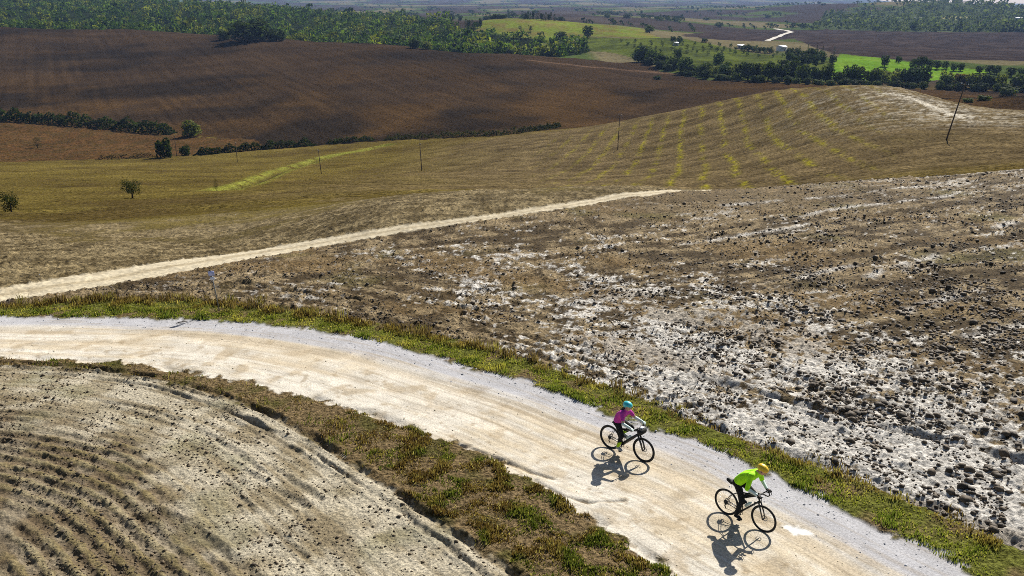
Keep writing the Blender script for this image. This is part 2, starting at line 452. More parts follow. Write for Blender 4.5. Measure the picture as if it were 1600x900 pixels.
POLY_CLEAR = [R(1465,29,1700,2500), R(1480,25,1700,2500), R(1510,24,1700,2500), R(1521,28,1700,2500), R(1500,31,1700,2500)]
PATH_BROWN = RL([(825,94),(880,100),(940,106),(1010,112),(1070,117)], 500, 900)

def land(X, Y, near):
    """base colour, fine relief and field id for points of the land"""
    n = len(X)
    wx = X + 0.16 * noise(X * 2.3, Y * 2.3, 21) + 0.10 * noise(X * 7, Y * 7, 22)
    wy = Y + 0.16 * noise(X * 2.3, Y * 2.3, 23) + 0.10 * noise(X * 7, Y * 7, 24)
    z = np.zeros(n); rid = np.full(n, 4, dtype=int)           # 4 = hillside grass
    big = fbm(X / 30, Y / 30, 31, 4); med = fbm(X / 7, Y / 7, 33, 4); fin = fbm(X / 1.3, Y / 1.3, 35, 3)
    col = mix(np.broadcast_to(olive, (n, 3)), olived, sstep(-.35, .35, big + .5 * med))
    yv = lin(164,154,48,K)
    # yellow-green seedling rows running over the hill
    s = X - 0.20 * Y + 1.0 * noise(Y / 34, X / 34, 41) + .2 * noise(Y / 6, X / 6, 42)
    ph = (s / 5.6) % 1.0
    row = np.exp(-((ph - .5) / .12) ** 2)
    onhill = sstep(-10, 25, X - 0.03 * Y) * sstep(95, 130, Y) * (1 - sstep(300, 340, Y)) * (1 - sstep(.33, .46, X / Y))
    broke = sstep(-.32, .12, fbm(X / 5, Y / 13, 43, 3)) * sstep(-.35, .25, noise(X / .9, Y / 1.6, 44) + .3 * fin)
    hillsoil = mix(np.broadcast_to(lin(138,120,88,K), (n, 3)), lin(106,92,68,K), sstep(-.4, .4, med))
    hl = sstep(-60, 10, X - 0.0 * Y) * sstep(85, 120, Y) * (1 - sstep(330, 400, Y))
    col = mix(col, hillsoil, hl * .85)
    col = mix(col, yv, np.clip(row * broke * onhill * 1.0, 0, 1))
    lft = sstep(0, 70, -X) * sstep(95, 170, Y)
    col = mix(col, lin(122,108,52,K), lft * .45 * sstep(-.3, .3, med + .3 * noise(X / 4, Y / 40, 46)))
    # tillage texture lines sweeping over the slope
    til = noise((X * .35 + Y) / 2.6, (X - Y * .35) / 70, 47) + .7 * noise((X * .5 - Y) / 1.9, (X + Y * .5) / 60, 147)
    z += np.where(Y > 90, 0.26 * til, 0) * (Y < 430)
    col = col * (1 + .22 * til * ((Y > 90) & (Y < 430)))[:, None]
    # pale crest right of the hill: wet glare painted into the colour
    glare_line = RL_GLARE
    d, _ = pdist(glare_line, X, Y)
    col = mix(col, lin(236,226,206,K), np.clip((1 - sstep(.2, 1.9, d * (.8 + .5 * noise(X / 9, Y / 9, 49)) + 2.2 * np.abs(fin))) * .85 + (.30 * np.exp(-(d / 7) ** 2) + .60 * np.exp(-(d / 24) ** 2) * sstep(-.2, .4, til + .5 * med)) * sstep(-.3, .3, fin), 0, 1))
    d, _ = pdist(GULLY, X, Y)
    gl = np.exp(-((d - 2.4 - .8 * med) / 1.5) ** 2) * (Y > 100)
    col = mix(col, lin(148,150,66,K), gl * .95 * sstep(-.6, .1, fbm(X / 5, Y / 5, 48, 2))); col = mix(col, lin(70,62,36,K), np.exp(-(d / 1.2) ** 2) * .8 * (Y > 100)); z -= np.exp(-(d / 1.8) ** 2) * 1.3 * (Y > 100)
    if not near:
        fd = noise(X / 310, Y / 640, 51) + .3 * noise(X / 90, Y / 200, 52)
        c2 = mix(np.broadcast_to(lin(88,78,68,K), (n, 3)), lin(84,98,50,K), sstep(.02, .10, fd))
        c2 = mix(c2, lin(124,114,84,K), sstep(.30, .36, fd)); c2 = mix(c2, lin(66,56,52,K), sstep(-.34, -.28, -np.abs(fd + .3)) * .6)
        farw = sstep(560, 640, Y)
        col = mix(col, c2, farw); rid[Y > 600] = 6
        w = pip(POLY_BROWN, X + 3 * noise(X / 9, Y / 9, 61), Y + 3 * noise(X / 9, Y / 9, 62)); rid[w] = 5
        bc = mix(np.broadcast_to(brownh, (n, 3)), brownv, sstep(-.15, .2, fbm(X / 150, Y / 110, 63, 3)))
        bc = mix(bc, brownr, sstep(-.15, .3, fbm(X / 70, Y / 90, 64, 3)) * (1 - sstep(520, 760, Y) * .75) * .85)
        ln_ = noise((X + .5 * Y) / 5.5, (Y - .5 * X) / 240, 65) + .6 * noise((X + .5 * Y) / 2.6, (Y - .5 * X) / 120, 66)
        bc = bc * (1 + .13 * ln_)[:, None]
        col = np.where(w[:, None], bc, col); z += np.where(w, .40 * ln_, 0)
        d, _ = pdist(PATH_BROWN, X, Y); col = mix(col, lin(150,120,96,K), np.exp(-(d / 2.2) ** 2) * .7)
        w = pip(POLY_BUMP, X, Y); rid[w] = 5; col = np.where(w[:, None], bc * .95, col)
        w = pip(POLY_STRIP, X, Y); rid[w] = 5
        col = np.where(w[:, None], mix(np.broadcast_to(lin(108,80,50,K), (n, 3)), lin(92,74,46,K), sstep(-.3, .3, med)), col)
        for poly, ca, cb in ((POLY_FOREST, lin(48,58,30,K), lin(40,46,26,K)), (POLY_GREENHILL, lin(126,140,54,K), lin(128,116,66,K)), (POLY_ORCH, lin(100,110,46,K), lin(76,84,42,K)),
                             (POLY_DARKF, lin(62,53,50,K), lin(84,72,66,K)), (POLY_BRIGHT, lin(112,152,44,K), lin(124,154,52,K)), (POLY_FHILL, lin(84,94,60,K), lin(74,84,54,K)), (POLY_CLEAR, lin(160,158,110,K), lin(150,140,96,K))):
            w = pip(poly, X + 2 * noise(X / 12, Y / 12, 71), Y + 2 * noise(X / 12, Y / 12, 72)); rid[w] = 6
            col = np.where(w[:, None], mix(np.broadcast_to(ca, (n, 3)), cb, sstep(-.3, .4, big + .4 * med)), col)
        return col, z, rid
    # ---- near land
    sb = sstep(95, 62, Y)[...]
    c = mix(np.broadcast_to(stub, (n, 3)), stubp, sstep(-.25, .35, fin + .5 * med))
    lim = 76 + 26 * med + 10 * fin
    w = 1 - sstep(lim - 16, lim + 8, Y); col = mix(col, c, w); rid[Y < 80] = 3
    cl = np.abs(noise(X / .5, Y / .5, 81)) + .6 * np.abs(noise(X / .22, Y / .22, 82))
    zs = w * (.17 * cl - .06) * (Y < 100)
    # right field
    sR = sdist(POLY_RIGHT, wx, wy); wR = 1 - sstep(-.12, .12, sR)
    dv, av = pdist(verge_far, X, Y)
    bias = .34 * np.exp(-(dv / 6.5) ** 2) * sstep(-4, 7, X) + .20 * sstep(8, 30, X) * sstep(46, 60, Y) - .26 + .22 * sstep(-12, 0, X) * np.exp(-((dv - 9) / 4) ** 2)
    pat = fbm(X / .50, Y / .50, 85, 4, .7) + .5 * fbm(X / 3.5, Y / 3.5, 86, 3) + bias
    pf = (X - FL0[0]) * -FLD[1] + (Y - FL0[1]) * FLD[0]; qf = (X - FL0[0]) * FLD[0] + (Y - FL0[1]) * FLD[1]
    lin_far = noise(pf / .75, qf / 11, 87) + .5 * noise(pf / .3, qf / 5, 187); lin_near = noise(dv / .42, av / 6, 188) + .5 * noise(dv / .18, av / 2.5, 189)
    nw = np.exp(-(dv / 8.5) ** 2)
    st = lin_far * (1 - nw) + lin_near * nw
    hillw = sstep(48, 60, Y + 4 * med) * (1 - .75 * sstep(14, 30, X))
    white = sstep(.03, .23, pat + .24 * st + .44 * nw * sstep(-2, 8, X)) * (1 - .8 * hillw)
    tanb = sstep(.05, .4, fbm(X / 9, (Y + .45 * X) / 3.2, 88, 3) + .25 * np.exp(-((dv - 8.5) / 2.2) ** 2))
    c = mix(mix(np.broadcast_to(clayd, (n, 3)), lin(166,146,112,K), sstep(-.25, .25, fin + .6 * st + .4 * med)), clayt, tanb * .7)
    c = mix(c, lin(116,112,62,K), sstep(.18, .5, fbm(X / 5, Y / 5, 89, 3)) * .55 * sstep(30, 45, Y))
    c = mix(c, clayw, white * (.95 - .45 * tanb) * (1 - .55 * sstep(-4, -14, X)))
    c = mix(c, mix(np.broadcast_to(lin(140,120,86,K), (n, 3)), lin(106,90,64,K), sstep(-.3, .3, fin)), hillw * .85)
    for sk in GLARE_STREAK:
        d, _ = pdist(sk, X, Y); c = mix(c, clayw, np.exp(-((d + .15 * np.abs(fin)) / .28) ** 2) * .9 * sstep(-.3, .1, noise(X / 1.7, Y / 1.7, 90)))
    col = mix(col, c, wR); rid[sR < 0] = 2
    clod = .8 * np.abs(noise(X / 1.1, Y / .8, 93)) * sstep(26, 40, Y) + np.abs(noise(X / .42, Y / .42, 91)) + .7 * np.maximum(noise(X / .19, Y / .19, 92), 0)
    zs = zs * (1 - wR); z += wR * ((.13 * clod - .05) * (.6 + .7 * sstep(-.3, .4, med)) + .05 * st)
    # left field
    sL = sdist(POLY_LEFT, wx, wy); wL = 1 - sstep(-.1, .1, sL)
    dn, an = pdist(verge_near, X, Y)
    ridge_zone = sstep(6.0, 8.0, dn + .9 * fin + 1.6 * med - .12 * (an - 42))
    wav = np.sin(2 * np.pi * (dn * .93 + an * .05 + .05 * noise(X / .35, Y / .35, 199) + .15 * med) / .40) * (.55 + .7 * sstep(-.3, .3, noise(X / .6, Y / .6, 99)))
    c = mix(np.broadcast_to(soilp, (n, 3)), lin(182,168,138,K), sstep(-.25, .35, fin + .4 * med))
    c = mix(c, lin(150,132,98,K), sstep(.05, .45, -noise(dn / .30, an / 6.0, 96) + .5 * fin) * .65)
    c = mix(c, soild, ridge_zone * (.70 + .25 * sstep(-.2, .3, fin)) * (1 - .35 * sstep(.2, .9, wav)))
    c = mix(c, lin(150,134,74,K), ridge_zone * sstep(-.1, .5, wav) * .45 * sstep(-.1, .4, big + med))
    c = mix(c, lin(150,148,110,K), .35 * sstep(.1, .4, fbm(X / 2.2, Y / 2.2, 95, 2)) * sstep(7, 3, dn))
    col = mix(col, c, wL); rid[sL < 0] = 1; zs = zs * (1 - wL)
    streak = noise(dn / .30, an / 6.0, 96) + .8 * noise(dn / .13, an / 3.0, 196)
    z += wL * (ridge_zone * (.040 * wav + .03 * np.abs(noise(X / .2, Y / .2, 97))) + .016 * streak + .020 * np.abs(noise(X / .3, Y / .3, 98)) + .014 * noise(X / .11, Y / .11, 94) - .02)
    # verges
    ex = X + .30 * noise(X * 1.1, Y * 1.1, 121) + .22 * noise(X * 3.5, Y * 3.5, 122); ey = Y + .30 * noise(X * 1.1, Y * 1.1, 123) + .22 * noise(X * 3.5, Y * 3.5, 124)
    sVR = sdist(POLY_VR, ex, ey); wv = 1 - sstep(-.1, .1, sVR)
    col = mix(col, mix(np.broadcast_to(vgreen, (n, 3)), vsoil, sstep(-.1, .4, fin)), wv); rid[sVR < 0] = 7
    zs = zs * (1 - wv); z = z * (1 - wv) + wv * (.03 + .05 * np.abs(fin))
    sVL = sdist(POLY_VL, ex, ey); wv = 1 - sstep(-.1, .1, sVL)
    col = mix(col, mix(np.broadcast_to(lin(140,120,88,K), (n, 3)), lin(104,98,58,K), sstep(-.1, .4, fin + .3 * med)), wv); rid[sVL < 0] = 8
    zs = zs * (1 - wv); z = z * (1 - wv) + wv * (.0 + .05 * np.abs(fin) + .05 * np.abs(noise(X / .25, Y / .25, 198)))
    # road
    sd = sdist(POLY_ROAD, ex, ey); wr = 1 - sstep(-.05, .10, sd)
    df, af = pdist(road_far, X, Y); dn2, _ = pdist(road_near, X, Y)
    t = df / (df + dn2 + 1e-6)
    lon = noise(df / .30, af / 9.0, 101); lon2 = noise(df / .12, af / 3.0, 102)
    c = mix(np.broadcast_to(cream, (n, 3)), cream2, sstep(-.15, .45, med + .5 * fin + .4 * lon))
    wheel = np.exp(-((t - .36) / .07) ** 2) + .6 * np.exp(-((t - .62) / .06) ** 2)
    c = mix(c, tan_, np.clip(wheel * (.7 + .5 * lon), 0, 1) * .75)
    c = mix(c, lin(200,180,148,K), sstep(.08, .40, fbm(X / 1.1, Y / 1.1, 103, 4)) * .7)
    c = mix(c, lin(172,150,116,K), sstep(.28, .5, fbm(X / .45, Y / .45, 109, 3)) * .55 * sstep(.35, .6, t))
    c = mix(c, greyg, (1 - sstep(.17, .33, t + .05 * lon + .03 * lon2)) * .95)
    c = mix(c, lin(170,152,124,K), sstep(.20, .5, lon2) * .35)
    lon3 = noise(df / .09, af / 14.0, 108); c = mix(c, lin(160,142,114,K), sstep(.15, .5, lon3) * .45 * np.clip(wheel + .25, 0, 1))
    for ck in ROADCRACK:
        d, _ = pdist(ck, X, Y); cw = np.exp(-((d + .1 * np.abs(fin)) / .06) ** 2)
        c = mix(c, lin(168,146,112,K), cw * .7)
    white_patch = np.exp(-((((X - PATCH[0]) * .86 + (Y - PATCH[1]) * -.5 + .1 * fin) / .42) ** 2 + (((X - PATCH[0]) * .5 + (Y - PATCH[1]) * .86 + .1 * noise(X * 3, Y * 3, 107)) / .21) ** 2))
    c = mix(c, lin(255,254,250,K * 1.35), sstep(.35, .75, white_patch + .25 * fbm(X / .2, Y / .2, 106, 2)))  # small white patch mixed into the road colour
    col = mix(col, c, wr); rid[sd < 0] = 0
    zs = zs * (1 - wr); z = z * (1 - wr) + wr * (.006 * lon + .003 * lon2 - .03 * np.clip(wheel, 0, 1) + .03 * np.maximum(med, 0) * sstep(.5, 1, t) + .012 * fin * sstep(.55, .9, t) + .028 * np.maximum(fbm(X / .4, Y / .3, 110, 3), 0) * sstep(.5, .8, t))
    for ck in ROADCRACK:
        d, _ = pdist(ck, X, Y); z -= wr * np.exp(-((d + .1 * np.abs(fin)) / .07) ** 2) * .07
    # near-side lip of the road breaks away
    lip = np.exp(-(dn2 / .22) ** 2) * sstep(.0, .35, fbm(af / 2.5, af * 0, 104, 2) + .1)
    z -= lip * .10
    # farm track
    sT = sdist(POLY_TRACK, wx, wy); wt = 1 - sstep(-.15, .2, sT)
    da, aa = pdist(track_far, X, Y); db, _ = pdist(track_near, X, Y)
    tt = da / (da + db + 1e-6)
    c = mix(np.broadcast_to(trackc, (n, 3)), trackm, np.exp(-((tt - .5 - .08 * noise(aa / 3, aa * 0, 105)) / .11) ** 2) * .75)
    c = mix(c, trackm, sstep(.1, .5, fin) * .5)
    col = mix(col, c, wt); rid[sT < 0] = 9
    z = (z + zs) * (1 - .6 * wt) - wt * .03
    # ruts and furrows
    for line, hw, dep in RUTS:
        x0, x1 = min(p[0] for p in line) - 1, max(p[0] for p in line) + 1
        y0, y1 = min(p[1] for p in line) - 1, max(p[1] for p in line) + 1
        m = (X > x0) & (X < x1) & (Y > y0) & (Y < y1)
        if not m.any(): continue
        xx, yy = X[m], Y[m]
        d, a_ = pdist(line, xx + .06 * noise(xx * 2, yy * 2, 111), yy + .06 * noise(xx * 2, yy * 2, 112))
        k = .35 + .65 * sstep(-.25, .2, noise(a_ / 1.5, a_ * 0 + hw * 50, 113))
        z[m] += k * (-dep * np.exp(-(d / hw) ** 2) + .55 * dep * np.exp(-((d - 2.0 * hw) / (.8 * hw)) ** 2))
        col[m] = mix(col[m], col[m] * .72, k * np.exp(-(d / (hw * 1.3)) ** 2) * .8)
    return col, z, rid

FL0 = R(1070, 382, 0, 66); _e = R(1260, 352, 0, 66); FLD = np.array([_e[0] - FL0[0], _e[1] - FL0[1]]); FLD /= np.linalg.norm(FLD)
RL_GLARE = RL([(1385,146),(1425,153),(1455,166),(1480,176),(1505,186)], 100, 330)
PATCH = R(1248, 828, 0, 40)

FIELD = {0: ('gravel_road', M_road), 1: ('tilled_field', M_tilled), 2: ('ploughed_field', M_plough), 3: ('stubble_field', M_stubble), 4: ('grassy_hillside', M_grass),
         5: ('ploughed_hillside', M_brown), 6: ('valley', M_far), 7: ('road_verge', M_verge), 8: ('road_verge', M_verge), 9: ('farm_track', M_track)}
parts_ = {k: [] for k in FIELD}
def build_sheet(ya, near):
    inner = np.linspace(-.655, .655, 830 if near else 560)
    if near: acol = np.concatenate([np.linspace(-1.3, -.67, 30), inner, np.linspace(.67, 1.3, 30)])
    else: acol = np.concatenate([np.linspace(-1.3, -.67, 24), inner, np.linspace(.67, 1.3, 24)])
    A, Y = np.meshgrid(acol, ya); X = A * Y
    shp = X.shape; X = X.ravel(); Y = Y.ravel()
    col, dz, rid = land(X, Y, near)
    edge = np.ones(len(X))
    ts = 1 - sstep(SPLIT - 10, SPLIT, Y) if near else sstep(SPLIT, SPLIT + 10, Y)
    Z = h(X, Y) + dz * ts
    idx = np.arange(len(X)).reshape(shp)
    Q = np.stack([idx[:-1, :-1], idx[:-1, 1:], idx[1:, 1:], idx[1:, :-1]], -1).reshape(-1, 4)
    fr = rid[Q[:, 0]]
    V = np.stack([X, Y, Z], 1)
    for k in FIELD:
        q = Q[fr == k]
        if len(q) == 0: continue
        u_, inv = np.unique(q, return_inverse=True)
        parts_[k].append((V[u_], inv.reshape(-1, 4), col[u_]))
SPLIT = 108.0
def rows_near():
    v = np.linspace(1300, 0, 3000); out = []
    ys = [9.0]
    while ys[-1] < SPLIT:
        y = ys[-1]
        st = .3 if y < 15.5 else (max(.04, 1.5 * y * y / (CAM_H * F_PX)) if y < 66 else .8)
        ys.append(y + st)
    ys[-1] = SPLIT
    return np.array(ys)
yn = rows_near()
build_sheet(yn, True)
yf = np.concatenate([np.arange(SPLIT, 420, 1.5), np.arange(420, 1100, 4.0), np.exp(np.linspace(math.log(1100), math.log(12300), 120))])
build_sheet(yf, False)
for k, (nm, mt) in FIELD.items():
    if not parts_[k]: continue
    off = 0; Vs, Qs, Cs = [], [], []
    for V, q, c in parts_[k]:
        Vs.append(V); Qs.append(q + off); Cs.append(c); off += len(V)
    o = obj(nm, make_mesh(nm, np.concatenate(Vs), np.concatenate(Qs), np.concatenate(Cs), smooth=True), mt)
    tag(o, kind='structure')
print('near rows', len(yn), 'far rows', len(yf))
def gz(X, Y):
    """height of the built near ground, relief included"""
    X = np.asarray(X, float); Y = np.asarray(Y, float)
    _, dz, _ = land(X, Y, True)
    return h(X, Y) + dz * (1 - sstep(SPLIT - 10, SPLIT, Y))
def gz1(x, y): return float(gz(np.array([x]), np.array([y]))[0])
# ------------------------------------------------------------------ loose stuff: clods, stones, grass
_t = (1 + 5 ** .5) / 2
ICO_V = np.array([(-1,_t,0),(1,_t,0),(-1,-_t,0),(1,-_t,0),(0,-1,_t),(0,1,_t),(0,-1,-_t),(0,1,-_t),(_t,0,-1),(_t,0,1),(-_t,0,-1),(-_t,0,1)], float)
ICO_V /= np.linalg.norm(ICO_V[0])
ICO_F = np.array([(0,11,5),(0,5,1),(0,1,7),(0,7,10),(0,10,11),(1,5,9),(5,11,4),(11,10,2),(10,7,6),(7,1,8),(3,9,4),(3,4,2),(3,2,6),(3,6,8),(3,8,9),(4,9,5),(2,4,11),(6,2,10),(8,6,7),(9,8,1)])
OCT_V = np.array([(1,0,0),(-1,0,0),(0,1,0),(0,-1,0),(0,0,1),(0,0,-1)], float)
OCT_F = np.array([(0,2,4),(2,1,4),(1,3,4),(3,0,4),(2,0,5),(1,2,5),(3,1,5),(0,3,5)])

def lumps(X, Y, Z, size, colr, base=(ICO_V, ICO_F), flat=.75, jit=.28):
    n = len(X); BV, BF = base; m = len(BV)
    P = np.broadcast_to(BV, (n, m, 3)).copy()
    P *= (1 + jit * rng.uniform(-1, 1, (n, m, 1)))
    ang = rng.uniform(0, 2 * np.pi, n); c, s = np.cos(ang)[:, None], np.sin(ang)[:, None]
    sx = rng.uniform(.75, 1.35, (n, 1)); sz = flat * rng.uniform(.75, 1.2, (n, 1))
    x, y, z_ = P[..., 0] * sx, P[..., 1], P[..., 2] * sz
    V = np.stack([x * c - y * s, x * s + y * c, z_], -1) * size[:, None, None]
    V += np.stack([X, Y, Z + size * .08], -1)[:, None, :]
    Fc = (BF[None] + (np.arange(n) * m)[:, None, None]).reshape(-1, 3)
    return V.reshape(-1, 3), Fc, np.repeat(colr, m, 0)

def scatter(poly, n, box=None):
    P = np.array(poly); x0, y0 = P.min(0); x1, y1 = P.max(0)
    if box: x0, x1, y0, y1 = box
    X = rng.uniform(x0, x1, n); Y = rng.uniform(y0, y1, n)
    m = pip(poly, X, Y)
    return X[m], Y[m]
def in_view(X, Y, pad=.03):
    return np.abs(X / Y) < .60 + pad

M_clod = ground_mat('clay_clod', 9.0, 0.35, 0.6, 0.03, 0.75, 0.4)
M_stone = ground_mat('loose_stone', 12.0, 0.2, 0.3, 0.02, 0.9, 0.2)

X, Y = scatter(POLY_RIGHT, 900000, (-26, 40, 15, 66))
m = in_view(X, Y); X, Y = X[m], Y[m]
cl = fbm(X / 3.0, Y / 3.0, 201, 3) + .6 * fbm(X / .9, Y / .9, 203, 2)
dens = np.clip(.26 + .62 * cl, .05, .7) * (1 - .8 * sstep(50, 60, Y) * (1 - sstep(14, 30, X))) * np.clip(24.0 / Y, .1, 1) ** 1.0
m = rng.uniform(0, 1, len(X)) < dens * .9
X, Y, cl = X[m], Y[m], cl[m]
print('clods', len(X))
if len(X) > 46000:
    k = rng.permutation(len(X))[:46000]; X, Y, cl = X[k], Y[k], cl[k]
sz = np.clip(rng.lognormal(-3.40, .50, len(X)), .018, .15) * (1 + .3 * np.clip(cl, 0, .6)) * (.75 + .35 * sstep(2, 14, X)) * (1 - .25 * sstep(30, 50, Y))
colr = lin(96,81,62,K)[None] * rng.uniform(.6, 1.45, (len(X), 1))
Zc = gz(X, Y); bigc = sz > .06
V1, F1, c1 = lumps(X[bigc], Y[bigc], Zc[bigc], sz[bigc], colr[bigc])
V2, F2, c2 = lumps(X[~bigc], Y[~bigc], Zc[~bigc], sz[~bigc], colr[~bigc], (OCT_V, OCT_F))
print('clods', len(X), bigc.sum())
o = obj('clay_clods', make_mesh('clay_clods', np.concatenate([V1, V2]), np.concatenate([F1, F2 + len(V1)]), np.concatenate([c1, c2])), M_clod)
tag(o, 'dark clay clods strewn over the pale ploughed field beside the road', 'clods', kind='stuff')

X, Y = scatter(POLY_LEFT, 140000, (-18, 9, 12, 30))
m = in_view(X, Y); X, Y = X[m], Y[m]
dn, an = pdist(verge_near, X, Y)
cl = fbm(X / 1.6, Y / 1.6, 211, 3) + .45 * np.exp(-((dn - 6.3) / 1.0) ** 2) + .2 * sstep(6, 9, dn)
m = rng.uniform(0, 1, len(X)) < np.clip(.22 + .8 * cl, .08, 1) * .6
X, Y = X[m][:22000], Y[m][:22000]
sz = np.clip(rng.lognormal(-3.8, .45, len(X)), .011, .09)
colr = lin(112,95,70,K)[None] * rng.uniform(.5, 1.25, (len(X), 1))
V, Fc, cc = lumps(X, Y, gz(X, Y), sz, colr, (OCT_V, OCT_F))
tag(obj('soil_crumbs', make_mesh('soil_crumbs', V, Fc, cc), M_clod), 'small dry soil crumbs over the tilled field at lower left', 'soil', kind='stuff')

# loose gravel, thick on the far edge of the road
X, Y = scatter(POLY_ROAD, 90000, (-26, 22, 12, 40))
m = in_view(X, Y); X, Y = X[m], Y[m]
df, af = pdist(road_far, X, Y); dn2, _ = pdist(road_near, X, Y); t = df / (df + dn2)
m = rng.uniform(0, 1, len(X)) < (.30 * np.exp(-(t / .22) ** 2) + .05 * np.exp(-((t - 1) / .15) ** 2) + .015)
X, Y, t = X[m][:14000], Y[m][:14000], t[m][:14000]
sz = np.clip(rng.lognormal(-4.0, .35, len(X)), .010, .05)
colr = np.where((t < .3)[:, None], lin(205,206,212,K)[None], lin(214,198,166,K)[None]) * rng.uniform(.6, 1.25, (len(X), 1))
V, Fc, cc = lumps(X, Y, gz(X, Y), sz, colr, (OCT_V, OCT_F))
tag(obj('loose_gravel', make_mesh('loose_gravel', V, Fc, cc), M_stone), 'loose grey gravel along the edge of the white road', 'gravel', kind='stuff')

M_leaf = leaf_mat('leaf', .38, .22)
M_blade = leaf_mat('grass_blade', .58, .0)

def blades(X, Y, Z, hgt, wid, colr, lean=.45, nb=1):
    n = len(X)
    ang = rng.uniform(0, 2 * np.pi, n); la = rng.uniform(0, 2 * np.pi, n)
    ln = rng.uniform(0, lean, n) * hgt
    dx, dy = np.cos(ang) * wid * .5, np.sin(ang) * wid * .5
    b0 = np.stack([X - dx, Y - dy, Z - .02], 1); b1 = np.stack([X + dx, Y + dy, Z - .02], 1)
    mid = np.stack([X + np.cos(la) * ln * .35, Y + np.sin(la) * ln * .35, Z + hgt * .6], 1)
    tp = np.stack([X + np.cos(la) * ln, Y + np.sin(la) * ln, Z + hgt], 1)
    e = np.stack([dx, dy, dx * 0], 1) * .8
    V = np.stack([b0, b1, mid + e, mid - e, tp], 1).reshape(-1, 3)
    i = np.arange(n) * 5
    Q = np.stack([i, i + 1, i + 2, i + 3], 1); T = np.stack([i + 3, i + 2, i + 4], 1)
    return V, [Q, T], np.repeat(colr, 5, 0)

def verge_grass(name, label, poly, N, inner, outer, keep, hfun, cfun, wid=(.018, .035), box=None):
    X, Y = scatter(poly, N, box)
    m = in_view(X, Y); X, Y = X[m], Y[m]
    di, ai = pdist(inner, X, Y); do, _ = pdist(outer, X, Y); t = di / (di + do)
    nz = fbm(X / .8, Y / .8, 221, 3)
    m = rng.uniform(0, 1, len(X)) < keep(t, nz, X, Y)
    X, Y, t, nz = X[m], Y[m], t[m], nz[m]
    hg = hfun(t, nz, X, Y) * rng.uniform(.5, 1.3, len(X))
    colr = cfun(t, nz, X, Y) * rng.uniform(.65, 1.3, (len(X), 1))
    V, Fs, cc = blades(X, Y, gz(X, Y), hg, rng.uniform(*wid, len(X)) * (1 + np.clip(Y - 25, 0, 20) / 30), colr)
    print(name, len(X))
    o = obj(name, make_mesh(name, V, Fs, cc), M_blade)
    return tag(o, label, 'grass', kind='stuff')

g1, g2, g3 = lin(150,156,72,K), lin(188,180,98,K), lin(114,128,60,K)
d1, d2, d3 = lin(152,130,84,K), lin(112,90,60,K), lin(204,188,130,K)
def c_right(t, nz, X, Y):
    c = mix(np.broadcast_to(g1, (len(t), 3)), g3, sstep(-.1, .3, nz)); c = mix(c, g2, sstep(.05, .35, fbm(X / 1.7, Y / 1.7, 231, 2)))
    dry = sstep(.60, 1.1, t + .5 * nz + .22 * sstep(28, 34, Y))
    c = mix(c, mix(np.broadcast_to(d1, (len(t), 3)), d2, sstep(-.1, .2, fbm(X / .5, Y / .5, 233, 2))), dry)
    return mix(c, d3, (rng.uniform(0, 1, len(t)) < .10) * .8)
def c_left(t, nz, X, Y):
    f = fbm(X / 1.1, Y / 1.1, 235, 3)
    c = mix(np.broadcast_to(d2, (len(t), 3)), lin(98,108,50,K), sstep(-.10, .2, f + .25 * sstep(-1, 4, X))); c = mix(c, lin(140,140,74,K), sstep(.28, .5, f) * .7)
    c = mix(c, d1, sstep(.0, .3, fbm(X / .6, Y / .6, 237, 2)) * .6)
    return mix(c, d3, (rng.uniform(0, 1, len(t)) < .12) * .8)
verge_grass('verge_grass', 'green grass with dry outer edge along the far side of the road', POLY_VR, 900000, road_far, verge_far,
            lambda t, n, X, Y: np.clip(.62 + 1.6 * n, .05, 1) * (1 - .6 * sstep(.6, 1, t - .4 * n)) * sstep(-.12, .15, t + .7 * n),
            lambda t, n, X, Y: .05 + .10 * np.clip(.2 + 1.6 * n, 0, 1) ** 1.5 + .10 * sstep(.5, .9, t) * sstep(26, 33, Y), c_right, box=(-26, 22, 12, 41))
verge_grass('verge_weeds', 'dark brown and green weeds between the road and the tilled field', POLY_VL, 1000000, road_near, verge_near,
            lambda t, n, X, Y: np.clip(.55 + 2.0 * n, .03, 1) * sstep(-.05, .3, t + .8 * n) * (1 - sstep(.8, 1, t - .5 * n)) * (.10 + .90 * sstep(-6.5, -1.5, X)),
            lambda t, n, X, Y: .04 + .12 * np.clip(.2 + 1.6 * n, 0, 1) ** 1.5, c_left, box=(-26, 12, 12, 32))
# stray tufts on the road's crumbling edge and the field margin
lineb = [(x + .0, y + .0) for x, y in verge_far]
k = rng.integers(0, len(lineb) - 1, 150); tt_ = rng.uniform(0, 1, 150)
P = np.array(lineb); base = P[k] + (P[k + 1] - P[k]) * tt_[:, None]
base = base[(np.abs(base[:, 0] / base[:, 1]) < .62)]
rep = 26
base = base + rng.normal(0, .22, base.shape); X = np.repeat(base[:, 0], rep) + rng.normal(0, .13, len(base) * rep); Y = np.repeat(base[:, 1], rep) + rng.normal(0, .13, len(base) * rep)
hgt = np.repeat(rng.uniform(.12, .42, len(base)) * np.where(base[:, 1] > 26, 1.1, .5), rep) * rng.uniform(.6, 1.1, len(X))
cb = np.where(rng.uniform(0, 1, (len(base), 1)) < .6, lin(132,112,82,K)[None], lin(154,142,92,K)[None])
V, Fs, cc = blades(X, Y, gz(X, Y), hgt, rng.uniform(.02, .04, len(X)), np.repeat(cb, rep, 0) * rng.uniform(.6, 1.3, (len(X), 1)), .6)
tag(obj('dry_weeds', make_mesh('dry_weeds', V, Fs, cc), M_blade), 'rusty dry weed tufts where the verge meets the ploughed field', 'weeds', kind='stuff')

